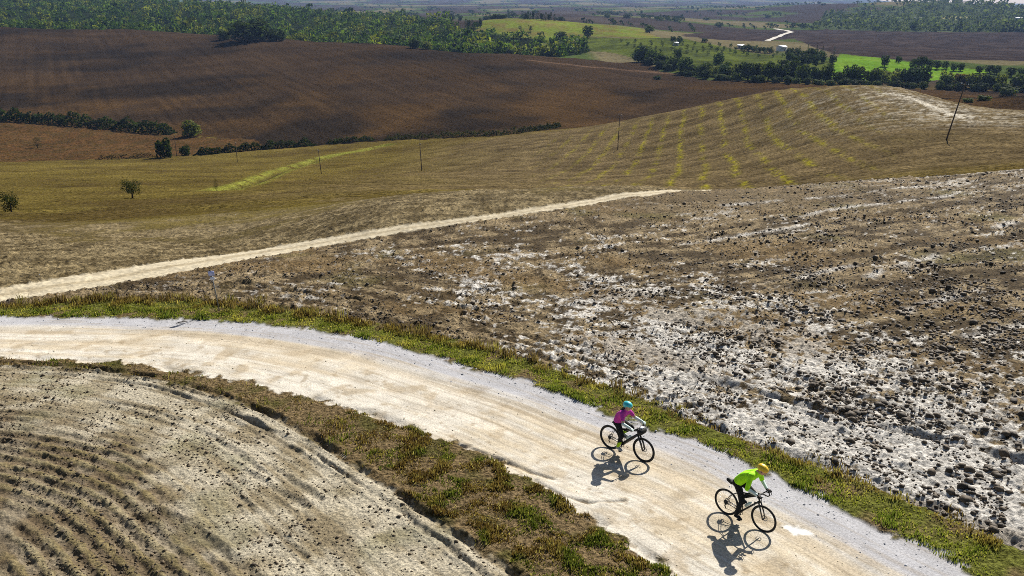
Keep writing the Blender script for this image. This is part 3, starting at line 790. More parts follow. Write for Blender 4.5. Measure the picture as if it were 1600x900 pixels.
# ------------------------------------------------------------------ trees, bushes, hedges
M_bark = plain_mat('bark', lin(84,68,52,K), .9, 0, .2, .35, 3.0, .5)
def leaves(P, Nrm, size, colr, jit=.7):
    n = len(P)
    d = Nrm + rng.normal(0, jit, (n, 3)); d /= np.linalg.norm(d, axis=1, keepdims=True)
    a = np.cross(d, rng.normal(0, 1, (n, 3))); a /= np.linalg.norm(a, axis=1, keepdims=True)
    b = np.cross(d, a)
    s = size[:, None]
    V = np.stack([P - a * s, P + b * s * .8, P + a * s, P - b * s * .8], 1).reshape(-1, 3)
    Q = np.arange(4 * n).reshape(-1, 4)
    return V, Q, np.repeat(colr, 4, 0)
def crown_pts(n, lobes, rx, rz, z0, shape='round'):
    """points through a lobed crown: width 2rx, from z0 up to z0+2rz"""
    th = rng.uniform(0, 2 * np.pi, lobes)
    if shape == 'column':
        zz = np.linspace(-.85, .8, lobes) + rng.uniform(-.05, .05, lobes); rr = np.zeros(lobes) + .1
        lr = .9 * np.sqrt(np.clip(1 - (np.abs(zz + .25) / 1.35) ** 1.6, .05, 1))
        lc = np.stack([rr * np.cos(th), rr * np.sin(th), zz], 1)
    else:
        zz = np.linspace(-.66, .66, lobes) + rng.uniform(-.06, .06, lobes); th = np.arange(lobes) * 2.4 + rng.uniform(-.4, .4, lobes)
        r0 = rng.uniform(.38, .64, lobes) * np.sqrt(1 - np.clip(zz, 0, 1) ** 2 * .9) * np.where(zz < -.3, .85, 1)
        lc = np.stack([r0 * np.cos(th), r0 * np.sin(th), zz], 1)
        lr = rng.uniform(.36, .52, lobes)
    k = rng.integers(0, lobes, n)
    d = rng.normal(0, 1, (n, 3)); d /= np.linalg.norm(d, axis=1, keepdims=True)
    r = lr[k] * rng.uniform(.35, 1.0, n) ** .5
    P = lc[k] + d * r[:, None] * ((1, 1, .35) if shape == 'column' else (1, 1, .85))
    N_ = d + .5 * P
    tint = rng.uniform(.7, 1.3, lobes)[k] * rng.uniform(.7, 1.3, n)
    P = P * (rx, rx, rz) + (0, 0, z0 + rz)
    return P, N_, tint
def tube_pts(pts, rad, seg=7):
    """tapered tube through points; returns V, Q"""
    pts = [Vector(p) for p in pts]; V = []; Q = []
    up = Vector((0.13, 0.31, 0.94))
    for i, p in enumerate(pts):
        d = (pts[min(i + 1, len(pts) - 1)] - pts[max(i - 1, 0)]).normalized()
        a = d.cross(up)
        if a.length < 1e-3: a = d.cross(Vector((1, 0, 0)))
        a.normalize(); b = d.cross(a)
        for k in range(seg):
            t = 2 * math.pi * k / seg
            V.append(tuple(p + (a * math.cos(t) + b * math.sin(t)) * rad[i]))
    for i in range(len(pts) - 1):
        for k in range(seg):
            Q.append((i * seg + k, i * seg + (k + 1) % seg, (i + 1) * seg + (k + 1) % seg, (i + 1) * seg + k))
    V.append(tuple(pts[0])); V.append(tuple(pts[-1])); c0, c1 = len(V) - 2, len(V) - 1; L = (len(pts) - 1) * seg
    T = []
    for k in range(seg):
        T.append((c0, (k + 1) % seg, k)); T.append((c1, L + k, L + (k + 1) % seg))
    return np.array(V), np.array(Q), np.array(T)
def join(lst):
    """[(V, [F...])] -> V, [F...]"""
    Vs, by = [], {}; off = 0
    for V, Fs in lst:
        Vs.append(np.asarray(V, float))
        for f in Fs:
            f = np.asarray(f)
            if len(f): by.setdefault(f.shape[1], []).append(f + off)
        off += len(V)
    return np.concatenate(Vs), [np.concatenate(v) for v in by.values()]
def trunk_mesh(hh=.45, limbs=4, r=.035):
    lst = []
    V, Q, T = tube_pts([(0,0,-.03),(.01,0,hh*.35),(-.01,.01,hh*.7),(.0,0,hh)], [r*1.25, r, r*.8, r*.5]); lst.append((V, [Q, T]))
    for i in range(limbs):
        t = 2 * math.pi * (i + random.random() * .5) / limbs; z = hh * random.uniform(.55, .85); L = random.uniform(.18, .28)
        V, Q, T = tube_pts([(0,0,z),(math.cos(t)*L*.5, math.sin(t)*L*.5, z+L*.45),(math.cos(t)*L, math.sin(t)*L, z+L)], [r*.55, r*.4, r*.15], 5); lst.append((V, [Q, T]))
    V, Fs = join(lst)
    return make_mesh('trunk', V, Fs, smooth=True)
GREENS = {'dark': lin(66,80,36,K), 'mid': lin(90,106,46,K), 'light': lin(126,134,64,K), 'blue': lin(74,94,58,K), 'autumn': lin(128,112,58,K), 'cypress': lin(52,66,40,K), 'olive': lin(104,112,74,K)}
def proto(n, lobes, leaf, colr, shape='round', z0=.03, var=2):
    P, N_, t = crown_pts(n, lobes, .5, (1 - z0) / 2, z0, shape)
    V, Q, cc = leaves(P, N_, leaf * rng.uniform(.6, 1.3, n), colr[None] * t[:, None])
    me = make_mesh('crown', V, Q, cc); me.materials.append(M_leaf)
    tm = trunk_mesh(.5 if shape == 'round' else .3); tm.materials.append(M_bark)
    return me, tm
PROTO = {}
for nm, g, n, lobes, leaf in (('dark', 'dark', 800, 10, .055), ('mid', 'mid', 800, 9, .055), ('light', 'light', 700, 9, .055), ('blue', 'blue', 760, 11, .055), ('autumn', 'autumn', 700, 9, .055)):
    PROTO[nm] = [proto(n, lobes, leaf, GREENS[g]) for _ in range(2)]
PROTO['near'] = [proto(1500, 13, .026, lin(74,78,40,K), z0=.18), proto(1500, 14, .026, lin(80,84,44,K), z0=.06)]
PROTO['bush'] = [proto(1000, 11, .055, GREENS['dark'], z0=-.06), proto(1000, 10, .055, GREENS['mid'], z0=-.06), proto(900, 10, .055, GREENS['light'], z0=-.06)]
PROTO['cypress'] = [proto(260, 9, .045, GREENS['cypress'], 'column', .03)]
PROTO['olive'] = [proto(120, 6, .09, GREENS['olive'], z0=.1), proto(120, 6, .09, GREENS['mid'], z0=.1)]
PROTO['sapling'] = [proto(500, 9, .03, lin(104,92,58,K), 'column', .1)]
ORD = 'leftmost,second,third,fourth,fifth,sixth,seventh,eighth,ninth,tenth,eleventh,twelfth,thirteenth,fourteenth,fifteenth,sixteenth,seventeenth,eighteenth,nineteenth,twentieth,twenty-first,twenty-second,twenty-third,twenty-fourth,twenty-fifth,twenty-sixth,twenty-seventh,twenty-eighth,twenty-ninth,thirtieth'.split(',')
def order_labels(objs, text):
    """labels by place: the things of a row counted from the left as the camera sees them"""
    objs = sorted(objs, key=lambda o: o.location.x / o.location.y)
    for i, o in enumerate(objs):
        o['label'] = (ORD[i] if i == 0 else ORD[i] + ' from left') + ' ' + text
def sections(objs, cuts, texts):
    def uu(o): return 800 + F_PX * o.location.x / (o.location.y * COSP + (CAM_H - o.location.z) * SINP)
    for i, tx in enumerate(texts):
        order_labels([o for o in objs if cuts[i] <= uu(o) < cuts[i + 1]], tx)
def px2m(p, px):                    # photo pixels at a place -> metres
    z = hz(*p); return px * (p[1] * COSP + (CAM_H - z) * SINP) / F_PX
def plant(kind, p, hm, wm, name, label, cat, group=None, var=None):
    cm, tm = PROTO[kind][var if var is not None else random.randrange(len(PROTO[kind]))]
    z = gz1(*p) if p[1] < 100 else hz(*p)
    r = empty(name, (p[0], p[1], z - .03), random.uniform(0, 6.28)); r.scale = (wm, wm, hm)
    tag(r, label, cat, group)
    obj('trunk', tm, None, r); obj('crown', cm, None, r)
    return r
def plant_px(kind, u, v, hp, wp, name, label, cat, group=None, var=None, ymin=0, ymax=1e9):
    p = R(u, v, ymin, ymax)
    return plant(kind, p, px2m(p, hp) * 1.06, px2m(p, wp), name, label, cat, group, var)

plant_px('near', 207, 309, 27, 36, 'field_tree', 'small round tree with a short trunk alone on the olive green slope', 'tree', var=0, ymin=60, ymax=300)
plant_px('near', 18, 331, 32, 34, 'field_bush', 'round bushy tree at the left edge of the olive green slope', 'bush', var=1, ymin=60, ymax=300)
plant_px('sapling', 338, 297, 18, 9, 'sapling', 'thin lone sapling beside the lower end of the grassy gully', 'sapling', ymin=60, ymax=300)
plant_px('sapling', 59, 231, 16, 17, 'bare_shrub', 'sparse brown shrub alone in the reddish strip between the hedges', 'shrub', ymin=330, ymax=520)
plant_px('bush', 257, 247, 30, 30, 'round_bush', 'big dark round bush where the lower hedge begins', 'bush', var=0, ymin=300, ymax=500)
plant_px('bush', 300, 213, 24, 36, 'pale_bush', 'pale tipped bush at the right end of the upper left hedge', 'bush', var=2, ymin=330, ymax=600)
plant_px('bush', 290, 243, 16, 20, 'dark_bush', 'small dark bush just right of the big round hedge bush', 'bush', var=0, ymin=300, ymax=500)

def hedge(label, line, hp, n, ymin, ymax, colr, w=.7):
    """one hedge: leaf faces over a bumpy bank along a line on the ground"""
    L = smooth_line(RL(line, ymin, ymax), 6); P = np.array(L); seg = np.hypot(*np.diff(P, axis=0).T); s = np.concatenate([[0], np.cumsum(seg)])
    hm = px2m(L[len(L) // 2], hp)
    t = rng.uniform(0, s[-1], n)
    X = np.interp(t, s, P[:, 0]); Y = np.interp(t, s, P[:, 1])
    top = hm * (.55 + .75 * np.clip(.5 + noise(t / (hm * 1.1), t * 0, int(s[-1])) + .4 * noise(t / (hm * .4), t * 0, 5), 0, 1)) * np.clip(np.minimum(t, s[-1] - t) / hm, .25, 1)
    th = rng.uniform(0, np.pi, n); rr = rng.uniform(.5, 1, n) ** .5
    off = np.cos(th) * rr * hm * w; zz = np.sin(th) * rr * top
    P3 = np.stack([X + off * .25, Y + off, h(X, Y) + zz - .2], 1)
    Nn = np.stack([np.zeros(n), np.cos(th), np.sin(th)], 1)
    tint = np.clip(1 + .8 * noise(t / (hm * 1.4), t * 0, 9), .5, 1.7) * rng.uniform(.65, 1.3, n)
    V, Q, cc = leaves(P3, Nn, hm * .10 * rng.uniform(.6, 1.3, n), colr[None] * tint[:, None])
    c0 = np.array([P[0, 0], P[0, 1], hz(*P[0])])
    cc = cc * .75
    o = obj('hedge', make_mesh('hedge', V - c0, Q, cc), M_leaf, loc=c0)
    return tag(o, label, 'hedge', 'hedges below the brown hillside')
hedge('long dark hedge dividing the brown hillside from the reddish strip at left', HEDGE_A, 17, 6500, 330, 700, GREENS['dark'])
hedge('low patchy hedge left of the big round bush', [(150,250),(200,248),(245,246)], 8, 900, 300, 500, lin(82,76,44,K))
hedge('hedge from the round bush up to the gully top', [(305,243),(370,237),(430,232),(492,227)], 12, 3800, 300, 600, GREENS['dark'])
hedge('short hedge between the gully and the long right hedge', [(508,226),(545,222),(585,219)], 9, 1600, 300, 600, GREENS['dark'])
hedge('long thin hedge climbing to the striped hill crest', [(600,219),(680,216),(740,213),(800,210),(845,204),(876,198)], 10, 5000, 300, 600, lin(76,80,38,K))

# forest masses: trees far off that read as one wood
def wood(name, label, poly, N, hm, n_leaf, cols, y0fac=1.0, limit=None):
    P = np.array(poly); x0, y0 = P.min(0); x1, y1 = P.max(0)
    X, Y = [], []
    xs = rng.uniform(-.68, .68, N * 6); ys = y0 + (y1 - y0) * rng.uniform(0, 1, N * 6) ** 1.7
    xs = xs * ys; m = pip(poly, xs, ys); xs, ys = xs[m][:N], ys[m][:N]
    n = len(xs); print(name, n)
    zs = h(xs, ys)
    Hs = hm * rng.lognormal(-.12, .30, n) * (1 + .25 * noise(xs / 60, ys / 60, 301))
    Ws = Hs * rng.uniform(1.1, 1.7, n)
    base = [crown_pts(n_leaf, 6, .5, .5, 0) for _ in range(6)]
    out = []
    cc_ = np.array(cols)
    ci = (np.clip((fbm(xs / 45, ys / 45, 305, 2) + rng.uniform(-.35, .35, n)) * .5 + .5, 0, .999) * len(cols)).astype(int)
    Vs, Qs, Cs = [], [], []; off = 0
    for b in range(6):
        k = np.where(np.arange(n) % 6 == b)[0]
        BP, BN, bt = base[b]
        PP = BP[None] * np.stack([Ws[k], Ws[k], Hs[k]], 1)[:, None, :] + np.stack([xs[k], ys[k], zs[k] - .3], 1)[:, None, :]
        NN = np.broadcast_to(BN, (len(k),) + BN.shape)
        tint = bt[None] * rng.uniform(.7, 1.35, (len(k), 1))
        cl = cc_[ci[k]][:, None, :] * tint[..., None]
        V, Q, c = leaves(PP.reshape(-1, 3), NN.reshape(-1, 3), (Hs[k][:, None] * rng.uniform(.10, .2, (len(k), len(BP)))).ravel() * (40 / n_leaf) ** .5, cl.reshape(-1, 3))
        Vs.append(V); Qs.append(Q + off); Cs.append(c); off += len(V)
    o = obj(name, make_mesh(name, np.concatenate(Vs), np.concatenate(Qs), np.concatenate(Cs)), M_leaf)
    return tag(o, label, 'wood', kind='stuff')
FC = [lin(60,80,28,K), lin(94,114,38,K), lin(72,94,33,K), lin(122,128,46,K), lin(50,68,30,K)]
wood('woodland', 'dense green wood behind the crest of the brown hillside', POLY_FOREST, 3400, 9.0, 46, FC)
wood('hill_woodland', 'hazy green wood covering the far hill at upper right', [p for p in POLY_FHILL], 1700, 9.5, 22, [lin(88,104,58,K), lin(104,116,64,K), lin(74,90,52,K)])  # leaf colours lightened, so part of the haze is painted in

# edge-of-wood bushes one can tell apart
for u, v, hp, wp, k, lab in ((392,64,32,78,0,'large dark rounded bush cluster standing forward from the wood edge'), (432,64,17,34,0,'low dark bush right of the large rounded cluster at the wood edge'), (350,62,14,26,1,'low green bush left of the large rounded cluster at the wood edge'),
                             (648,78,14,22,0,'dark round bush at the foot of the wood above the brown crest'), (668,79,12,20,2,'pale yellowish bush at the foot of the wood right of the dark round one'), (795,86,7,18,0,'low dark bush on the brown crest near the end of the wood')):
    plant_px('bush', u, v, hp, wp, 'edge_bush', lab, 'bush', 'bushes along the wood edge', var=k, ymin=840, ymax=1250)
copse, clump, ridge = [], [], []
# green hill: lone tree, copse, shrubs
plant_px('dark', 918, 59, 18, 20, 'lone_tree', 'lone broad tree casting a shadow on the bright green hill', 'tree', ymin=950, ymax=1200)
plant_px('dark', 876, 64, 14, 24, 'hill_bush', 'round dark bush at the wood end left of the lone tree', 'bush', ymin=900, ymax=1200)
plant_px('dark', 893, 64, 7, 6, 'hill_shrub', 'tiny dark shrub just left of the lone tree', 'shrub', ymin=900, ymax=1200)
plant_px('olive', 812, 47, 6, 8, 'hill_shrub', 'left one of two small shrubs on the green hill below the copse', 'shrub', ymin=950, ymax=1250)
plant_px('olive', 829, 49, 9, 8, 'hill_shrub', 'right one of two small shrubs on the green hill below the copse', 'shrub', ymin=950, ymax=1250)
for i in range(12):
    u = 821 + i * 4 + random.uniform(-1.2, 1.2); p = D(u, 1215 + random.uniform(-12, 14))
    copse.append(plant('cypress' if i % 3 else 'dark', p, px2m(p, random.uniform(9, 14)), px2m(p, 6.5), 'copse_tree', 'dark slender tree in the compact copse on top of the green hill', 'tree', 'copse on the green hill'))
for i in range(6):
    u = 728 + i * 4.6; p = R(u, 43, 950, 1350)
    clump.append(plant('cypress' if i in (0, 2) else 'dark', p, px2m(p, random.uniform(9, 15)), px2m(p, 7), 'clump_tree', 'dark tree in the clump left of the green hill', 'tree', 'clump left of the green hill'))
for i in range(5):
    u = 768 + i * 5; p = D(u, 1300)
    ridge.append(plant('dark', p, px2m(p, random.uniform(7, 11)), px2m(p, 8), 'ridge_tree', 'dark low tree on the skyline of the green hill left of the copse', 'tree', 'trees left of the copse'))
# creek-side row of trees
creek, cbush, edget, grove, lanet, fart = [], [], [], [], [], []
orch = {0: [], 1: [], 2: [], 3: []}
line = [(1003,97),(1020,103),(1040,110),(1062,116),(1085,120),(1110,123),(1140,126),(1170,128),(1200,129),(1230,130),(1260,132),(1290,134),(1320,135),(1350,136),(1380,137),(1410,138),(1440,139),(1470,140),(1500,141),(1530,142),(1560,143),(1590,144),(1625,145)]
us = np.interp(np.linspace(0, 1, 62), np.linspace(0, 1, len(line)), [l[0] for l in line])
for i, u in enumerate(us):
    v = np.interp(u, [l[0] for l in line], [l[1] for l in line])
    p = R(u, v - 2, 560, 800)
    p = (p[0] + random.uniform(-2, 2), p[1] + 4 + random.uniform(0, 18))
    hp = random.uniform(17, 30) * (1.08 if u > 1150 else .85); kd = random.choice(['dark', 'dark', 'mid', 'mid', 'blue', 'light', 'autumn'] if u > 1500 else ['dark', 'dark', 'mid', 'blue', 'blue', 'mid', 'light'])
    creek.append(plant(kd, p, px2m(p, hp), px2m(p, random.uniform(21, 31)), 'creek_tree', 'leafy tree in the dense row along the foot of the valley fields', 'tree', 'trees along the creek'))
for i in range(34):                 # understorey in front
    u = 1010 + i * 18.2 + random.uniform(-5, 5); v = np.interp(u, [l[0] for l in line], [l[1] for l in line])
    p = R(u, v, 540, 800)
    cbush.append(plant('bush', p, px2m(p, random.uniform(9, 15)), px2m(p, random.uniform(16, 26)), 'creek_bush', 'low bush at the foot of the creek tree row', 'bush', 'bushes along the creek', var=random.choice((0, 0, 1))))
plant_px('bush', 1231, 132, 13, 15, 'field_bush', 'dark bush standing out on the brown field before the creek trees', 'bush', var=0, ymin=480, ymax=650)
plant_px('bush', 1027, 124, 6, 15, 'field_bush', 'tiny low bush alone on the brown field left of the creek trees', 'bush', var=0, ymin=480, ymax=800)
for u, v, hp, wp, kd, lab in ((1122,104,20,20,'blue','tall bluish tree behind the left part of the creek row'), (1223,108,14,20,'dark','dark round tree in the green meadow below the farmhouse'), (1059,96,18,14,'dark','dark tree behind the left end of the creek row'),
                              (1382,104,17,16,'dark','lone dark tree in the middle of the vivid green field'), (1404,98,10,12,'dark','small tree on the far edge of the vivid green field'),
                              (1015,51,10,20,'mid','round tree beyond the right shoulder of the green hill'), (1052,67,10,12,'dark','left one of two trees above the orchard'), (1062,68,11,11,'blue','right one of two trees above the orchard'), (1101,66,6,12,'dark','dark low tree above the orchard, mid slope')):
    plant_px(kd, u, v, hp, wp, 'meadow_tree', lab, 'tree', ymin=640, ymax=1500)
for u, v, hp, wp in ((1428,107,15,17),(1440,106,17,18),(1452,107,14,16),(1464,108,13,14),(1476,108,12,13),(1490,111,12,14),(1501,111,12,13),(1530,114,11,16),(1546,114,12,16),(1557,116,13,14),(1580,120,14,18),(1597,121,15,18)):
    edget.append(plant_px(random.choice(['dark', 'dark', 'blue']), u, v, hp, wp, 'field_edge_tree', 'dark tree in the loose row along the far edge of the vivid green field', 'tree', 'trees beyond the vivid green field', ymin=640, ymax=1000))
for i in range(12):
    u = 1232 + (i % 7) * 11 + random.uniform(-4, 4); v = 92 + (i // 7) * 8 + random.uniform(-2, 2) + (u - 1232) * .1
    grove.append(plant_px(random.choice(['dark', 'dark', 'blue', 'mid']), u, v, random.uniform(13, 20), random.uniform(14, 20), 'farm_tree', 'dark tree in the thick grove around the farmhouse', 'tree', 'grove at the farmhouse', ymin=700, ymax=1000))
for i, u in enumerate((1249, 1262, 1276, 1285, 1303)):
    plant_px('cypress', u, 84 + (u - 1249) * .06, (12,15,14,13,14)[i], 3.6, 'cypress', ('short leftmost', 'second from left', 'middle', 'fourth from left', 'rightmost separate')[i] + ' cypress in the row behind the farmhouse grove', 'cypress', 'cypresses at the farm', ymin=800, ymax=1100)
for i in range(6):
    u = 1162 + i * 8; lanet.append(plant_px(random.choice(['dark', 'blue']), u, 79 + i * .8, random.uniform(7, 10), 12, 'lane_tree', 'dark tree in the short row left of the white farmhouse', 'tree', 'row left of the farmhouse', ymin=800, ymax=1100))
for r_ in range(4):
    for i in range(14):
        u = 975 + i * 19 + r_ * 7 + random.uniform(-4, 4); v = 66 + r_ * 4.6 + i * (.9 - .02 * r_) + random.uniform(-.8, .8)
        if u > 1225 or (v < 62): continue
        orch[r_].append(plant_px('olive', u, v, random.uniform(4.5, 7.5), random.uniform(5, 8), 'olive_tree', 'small olive tree in the orchard rows on the green slope', 'olive tree', 'olive orchard', ymin=760, ymax=1200))
for u, v, hp, wp, lab in ((1512,160,7,20,'left low bush behind the leaning pole beyond the hill crest'), (1538,158,9,24,'middle bush of three beyond the hill crest at right'), (1575,150,13,30,'large pale bush at the right edge beyond the hill crest')):
    plant_px('bush', u, v, hp, wp, 'crest_bush', lab, 'bush', var=1, ymin=330, ymax=640)
# far scattered trees and field hedges
for i in range(30):
    u = random.uniform(640, 1290); Yd = random.choice([1700, 2000, 2400, 2900, 3400]) + random.uniform(-200, 300); p = D(u, Yd)
    fart.append(plant(random.choice(['dark', 'blue', 'mid']), p, random.uniform(6, 11), random.uniform(8, 22), 'far_tree', 'hazy dark tree among the distant fields', 'tree', 'distant field trees'))

CUTS = [0, 1075, 1150, 1215, 1300, 1380, 1460, 1530, 2000]
WHERE = ['at the left end below the hut', 'below the orchard', 'below the low barn', 'below the farmhouse grove', 'before the vivid green field', 'right of the lone field tree', 'behind the leaning pole', 'at the right edge of the view']
sections(creek, CUTS, ['tree in the creek row ' + w for w in WHERE])
sections(cbush, CUTS, ['low bush fronting the creek trees ' + w for w in WHERE])
order_labels(copse, 'dark slender tree in the copse topping the green hill')
order_labels(clump, 'dark tree in the clump left of the green hill')
order_labels(ridge, 'low dark tree on the green hill skyline left of the copse')
order_labels(edget, 'dark tree in the loose row beyond the vivid green field')
order_labels(grove, 'dark tree in the grove beside the farmhouse')
order_labels(lanet, 'dark tree in the short row left of the white farmhouse')
for k, w in enumerate(('top', 'second', 'third', 'lowest')): order_labels(orch[k], 'small olive tree in the %s row of the orchard' % w)
order_labels(fart, 'hazy dark tree scattered over the distant fields')

# far hedgerows and copses, too small to tell apart
xs = rng.uniform(-.62, .62, 60000); ys = np.exp(rng.uniform(math.log(1250), math.log(6500), 60000)); xs = xs * ys
fd = noise(xs / 310, ys / 640, 51) + .3 * noise(xs / 90, ys / 200, 52)
m = ((np.abs(fd - .06) < .018) & (noise(xs / 200, ys / 200, 401) > -.1)) | ((np.abs(fd - .33) < .03) & (noise(xs / 150, ys / 150, 402) > .0)) | ((noise(xs / 120, ys / 400, 403) > .52))
m &= ~pip(POLY_GREENHILL, xs, ys) & ~pip(POLY_FOREST, xs, ys) & ~pip(POLY_FHILL, xs, ys) & ~pip(POLY_DARKF, xs, ys) & ~pip(POLY_ORCH, xs, ys)
xs, ys = xs[m][:1500], ys[m][:1500]; n = len(xs)
BP, BN, bt = crown_pts(16, 5, .5, .5, 0)
Hs = rng.uniform(4, 9, n); Ws = Hs * rng.uniform(1.2, 2.4, n)
PP = BP[None] * np.stack([Ws, Ws, Hs], 1)[:, None, :] + np.stack([xs, ys, h(xs, ys) - .3], 1)[:, None, :]
V, Q, cc = leaves(PP.reshape(-1, 3), np.broadcast_to(BN, PP.shape).reshape(-1, 3), (Hs[:, None] * rng.uniform(.2, .34, (n, 16))).ravel(), (GREENS['dark'][None, None] * rng.uniform(.6, 1.2, (n, 1, 1)) * bt[None, :, None]).reshape(-1, 3))
tag(obj('far_hedgerows', make_mesh('far_hedgerows', V, Q, cc), M_leaf), 'hazy hedgerows and copses between the farthest fields', 'hedgerows', kind='stuff')
print('far hedges', n)
# ------------------------------------------------------------------ built things
class MB:
    """collects shapes into one mesh"""
    def __init__(s): s.l = []
    def tube(s, pts, r, seg=8):
        if not isinstance(r, (list, tuple)): r = [r] * len(pts)
        V, Q, T = tube_pts(pts, r, seg); s.l.append((V, [Q, T])); return s
    def box(s, c, d, rz=0.0, ry=0.0):
        v = np.array([(x, y, z) for x in (-.5, .5) for y in (-.5, .5) for z in (-.5, .5)]) * np.array(d)
        if ry:
            cy, sy = math.cos(ry), math.sin(ry); v = np.stack([v[:,0]*cy + v[:,2]*sy, v[:,1], -v[:,0]*sy + v[:,2]*cy], 1)
        cz, sz = math.cos(rz), math.sin(rz); v = np.stack([v[:,0]*cz - v[:,1]*sz, v[:,0]*sz + v[:,1]*cz, v[:,2]], 1) + np.array(c)
        f = np.array([(0,1,3,2),(4,6,7,5),(0,4,5,1),(2,3,7,6),(0,2,6,4),(1,5,7,3)]); s.l.append((v, [f])); return s
    def torus(s, c, R_, r, n=40, m=8, sy=1.0):
        V = []; Q = []
        for i in range(n):
            a = 2 * math.pi * i / n
            for j in range(m):
                b = 2 * math.pi * j / m; rr = R_ + r * math.cos(b)
                V.append((c[0] + rr * math.cos(a), c[1] + r * sy * math.sin(b), c[2] + rr * math.sin(a)))
                Q.append((i * m + j, ((i + 1) % n) * m + j, ((i + 1) % n) * m + (j + 1) % m, i * m + (j + 1) % m))
        s.l.append((np.array(V), [np.array(Q)])); return s
    def ell(s, c, r, n=14, m=9, ry=0.0, zmin=-1.0, flat=1.0):
        V = []; Q = []; T = []
        t0 = math.acos(max(-1, zmin))
        for i in range(m + 1):
            t = t0 * i / m
            for k in range(n):
                a = 2 * math.pi * k / n
                V.append((r[0] * math.sin(t) * math.cos(a), r[1] * math.sin(t) * math.sin(a), r[2] * math.cos(t)))
        for i in range(m):
            for k in range(n): Q.append((i * n + k, (i + 1) * n + k, (i + 1) * n + (k + 1) % n, i * n + (k + 1) % n))
        v = np.array(V); v[:, 2] = np.where(v[:, 2] < 0, v[:, 2] * flat, v[:, 2]); cy, sy = math.cos(ry), math.sin(ry)
        v = np.stack([v[:,0]*cy + v[:,2]*sy, v[:,1], -v[:,0]*sy + v[:,2]*cy], 1) + np.array(c)
        s.l.append((v, [np.array(Q)])); return s
    def cap(s, p0, p1, r0, r1=None, seg=12):
        """tapered capsule"""
        r1 = r0 if r1 is None else r1
        p0, p1 = Vector(p0), Vector(p1); d = (p1 - p0); L = d.length; d = d / L if L > 1e-6 else Vector((0, 0, 1))
        pts, rad = [], []
        for t in (-.98, -.8, -.5): pts.append(p0 + d * r0 * t); rad.append(r0 * math.sqrt(1 - t * t))
        pts.append(p0); rad.append(r0); pts.append(p1); rad.append(r1)
        for t in (.5, .8, .98): pts.append(p1 + d * r1 * t); rad.append(r1 * math.sqrt(1 - t * t))
        return s.tube(pts, rad, seg)
    def mesh(s, name, smooth=True):
        V, Fs = join(s.l); return make_mesh(name, V, Fs, smooth=smooth)
    def build(s, name, mat, parent=None, smooth=True):
        return obj(name, s.mesh(name, smooth), mat, parent)
    def skin(s, name, mat, parent=None, voxel=.009, it=3):
        """one continuous skin over the shapes"""
        o = bpy.data.objects.new(name + '_tmp', s.mesh(name)); C.objects.link(o)
        m = o.modifiers.new('r', 'REMESH'); m.mode = 'VOXEL'; m.voxel_size = voxel; m.use_smooth_shade = True
        sm = o.modifiers.new('s', 'SMOOTH'); sm.factor = .5; sm.iterations = it
        dg = bpy.context.evaluated_depsgraph_get()
        me = bpy.data.meshes.new_from_object(o.evaluated_get(dg)); me.name = name
        old = o.data; bpy.data.objects.remove(o); bpy.data.meshes.remove(old)
        me.materials.clear()
        return obj(name, me, mat, parent)

M_black = plain_mat('black_rubber', (.012, .012, .013), .7, 0, .3)
M_frame = plain_mat('black_paint', (.018, .018, .020), .35, 0, .5)
M_alu = plain_mat('grey_alloy', (.30, .31, .32), .35, .9, .5)
M_dark = plain_mat('dark_alloy', (.04, .04, .043), .4, .7, .5)
M_bottle = plain_mat('pale_bottle', (.62, .74, .70), .35, 0, .5, .06)
M_white = plain_mat('white_plastic', (.75, .75, .76), .4, 0, .5, .05)
M_skin = plain_mat('skin', (.52, .30, .21), .55, 0, .35, .08)
M_lime = plain_mat('lime_fabric', (.40, .88, .012), .75, 0, .2, .12, 9, .9)
M_seam = plain_mat('grey_piping', (.05, .16, .01), .8, 0, .2)
M_yellow = plain_mat('yellow_helmet', (.80, .52, .02), .35, 0, .5, .06)
M_tights = plain_mat('black_tights', (.012, .012, .014), .8, 0, .2)
M_glove = plain_mat('black_glove', (.016, .016, .018), .8, 0, .2)
M_pink = plain_mat('magenta_jersey', (.56, .05, .36), .8, 0, .2, .12, 9, .9)
M_mint = plain_mat('pale_mint_sleeve', (.62, .72, .68), .7, 0, .25, .05)
M_teal = plain_mat('teal_helmet', (.05, .50, .56), .35, 0, .5, .08)
M_hair = plain_mat('dark_hair', (.020, .013, .010), .6, 0, .3, .3)
M_neon = plain_mat('neon_sock', (.45, .70, .02), .8, 0, .2)
M_shoe = plain_mat('grey_shoe', (.34, .34, .35), .6, 0, .3)

def make_wheel(parent, c, Rw, rt, rear):
    w = empty('wheel', c); w.parent = parent
    w.rotation_euler = (0, random.uniform(0, 6), 0)
    MB().torus((0,0,0), Rw - rt, rt, 48, 8).build('tyre', M_black, w)
    MB().torus((0,0,0), Rw - 2.25 * rt, .013, 48, 6, .8).build('rim', M_dark, w)
    sp = MB()
    for i in range(24):
        a = 2 * math.pi * i / 24; b = a + (.45 if i % 2 else -.45); y = .028 if (i // 2) % 2 else -.028
        sp.tube([(.03 * math.cos(b), y, .03 * math.sin(b)), ((Rw - 2.3 * rt) * math.cos(a), 0, (Rw - 2.3 * rt) * math.sin(a))], .0013, 4)
    sp.build('spokes', M_alu, w)
    MB().tube([(0,-.05,0),(0,.05,0)], .018, 10).build('hub', M_dark, w)
    MB().torus((0,.045,0), .066, .010, 28, 4, .15).build('brake_disc', M_alu, w)
    if rear:
        cs = MB()
        for k, r in enumerate((.062, .054, .046, .038, .030)): cs.tube([(0,-.028 - k * .006,0),(0,-.031 - k * .006,0)], r, 20)
        cs.build('cassette', M_dark, w)
    return w

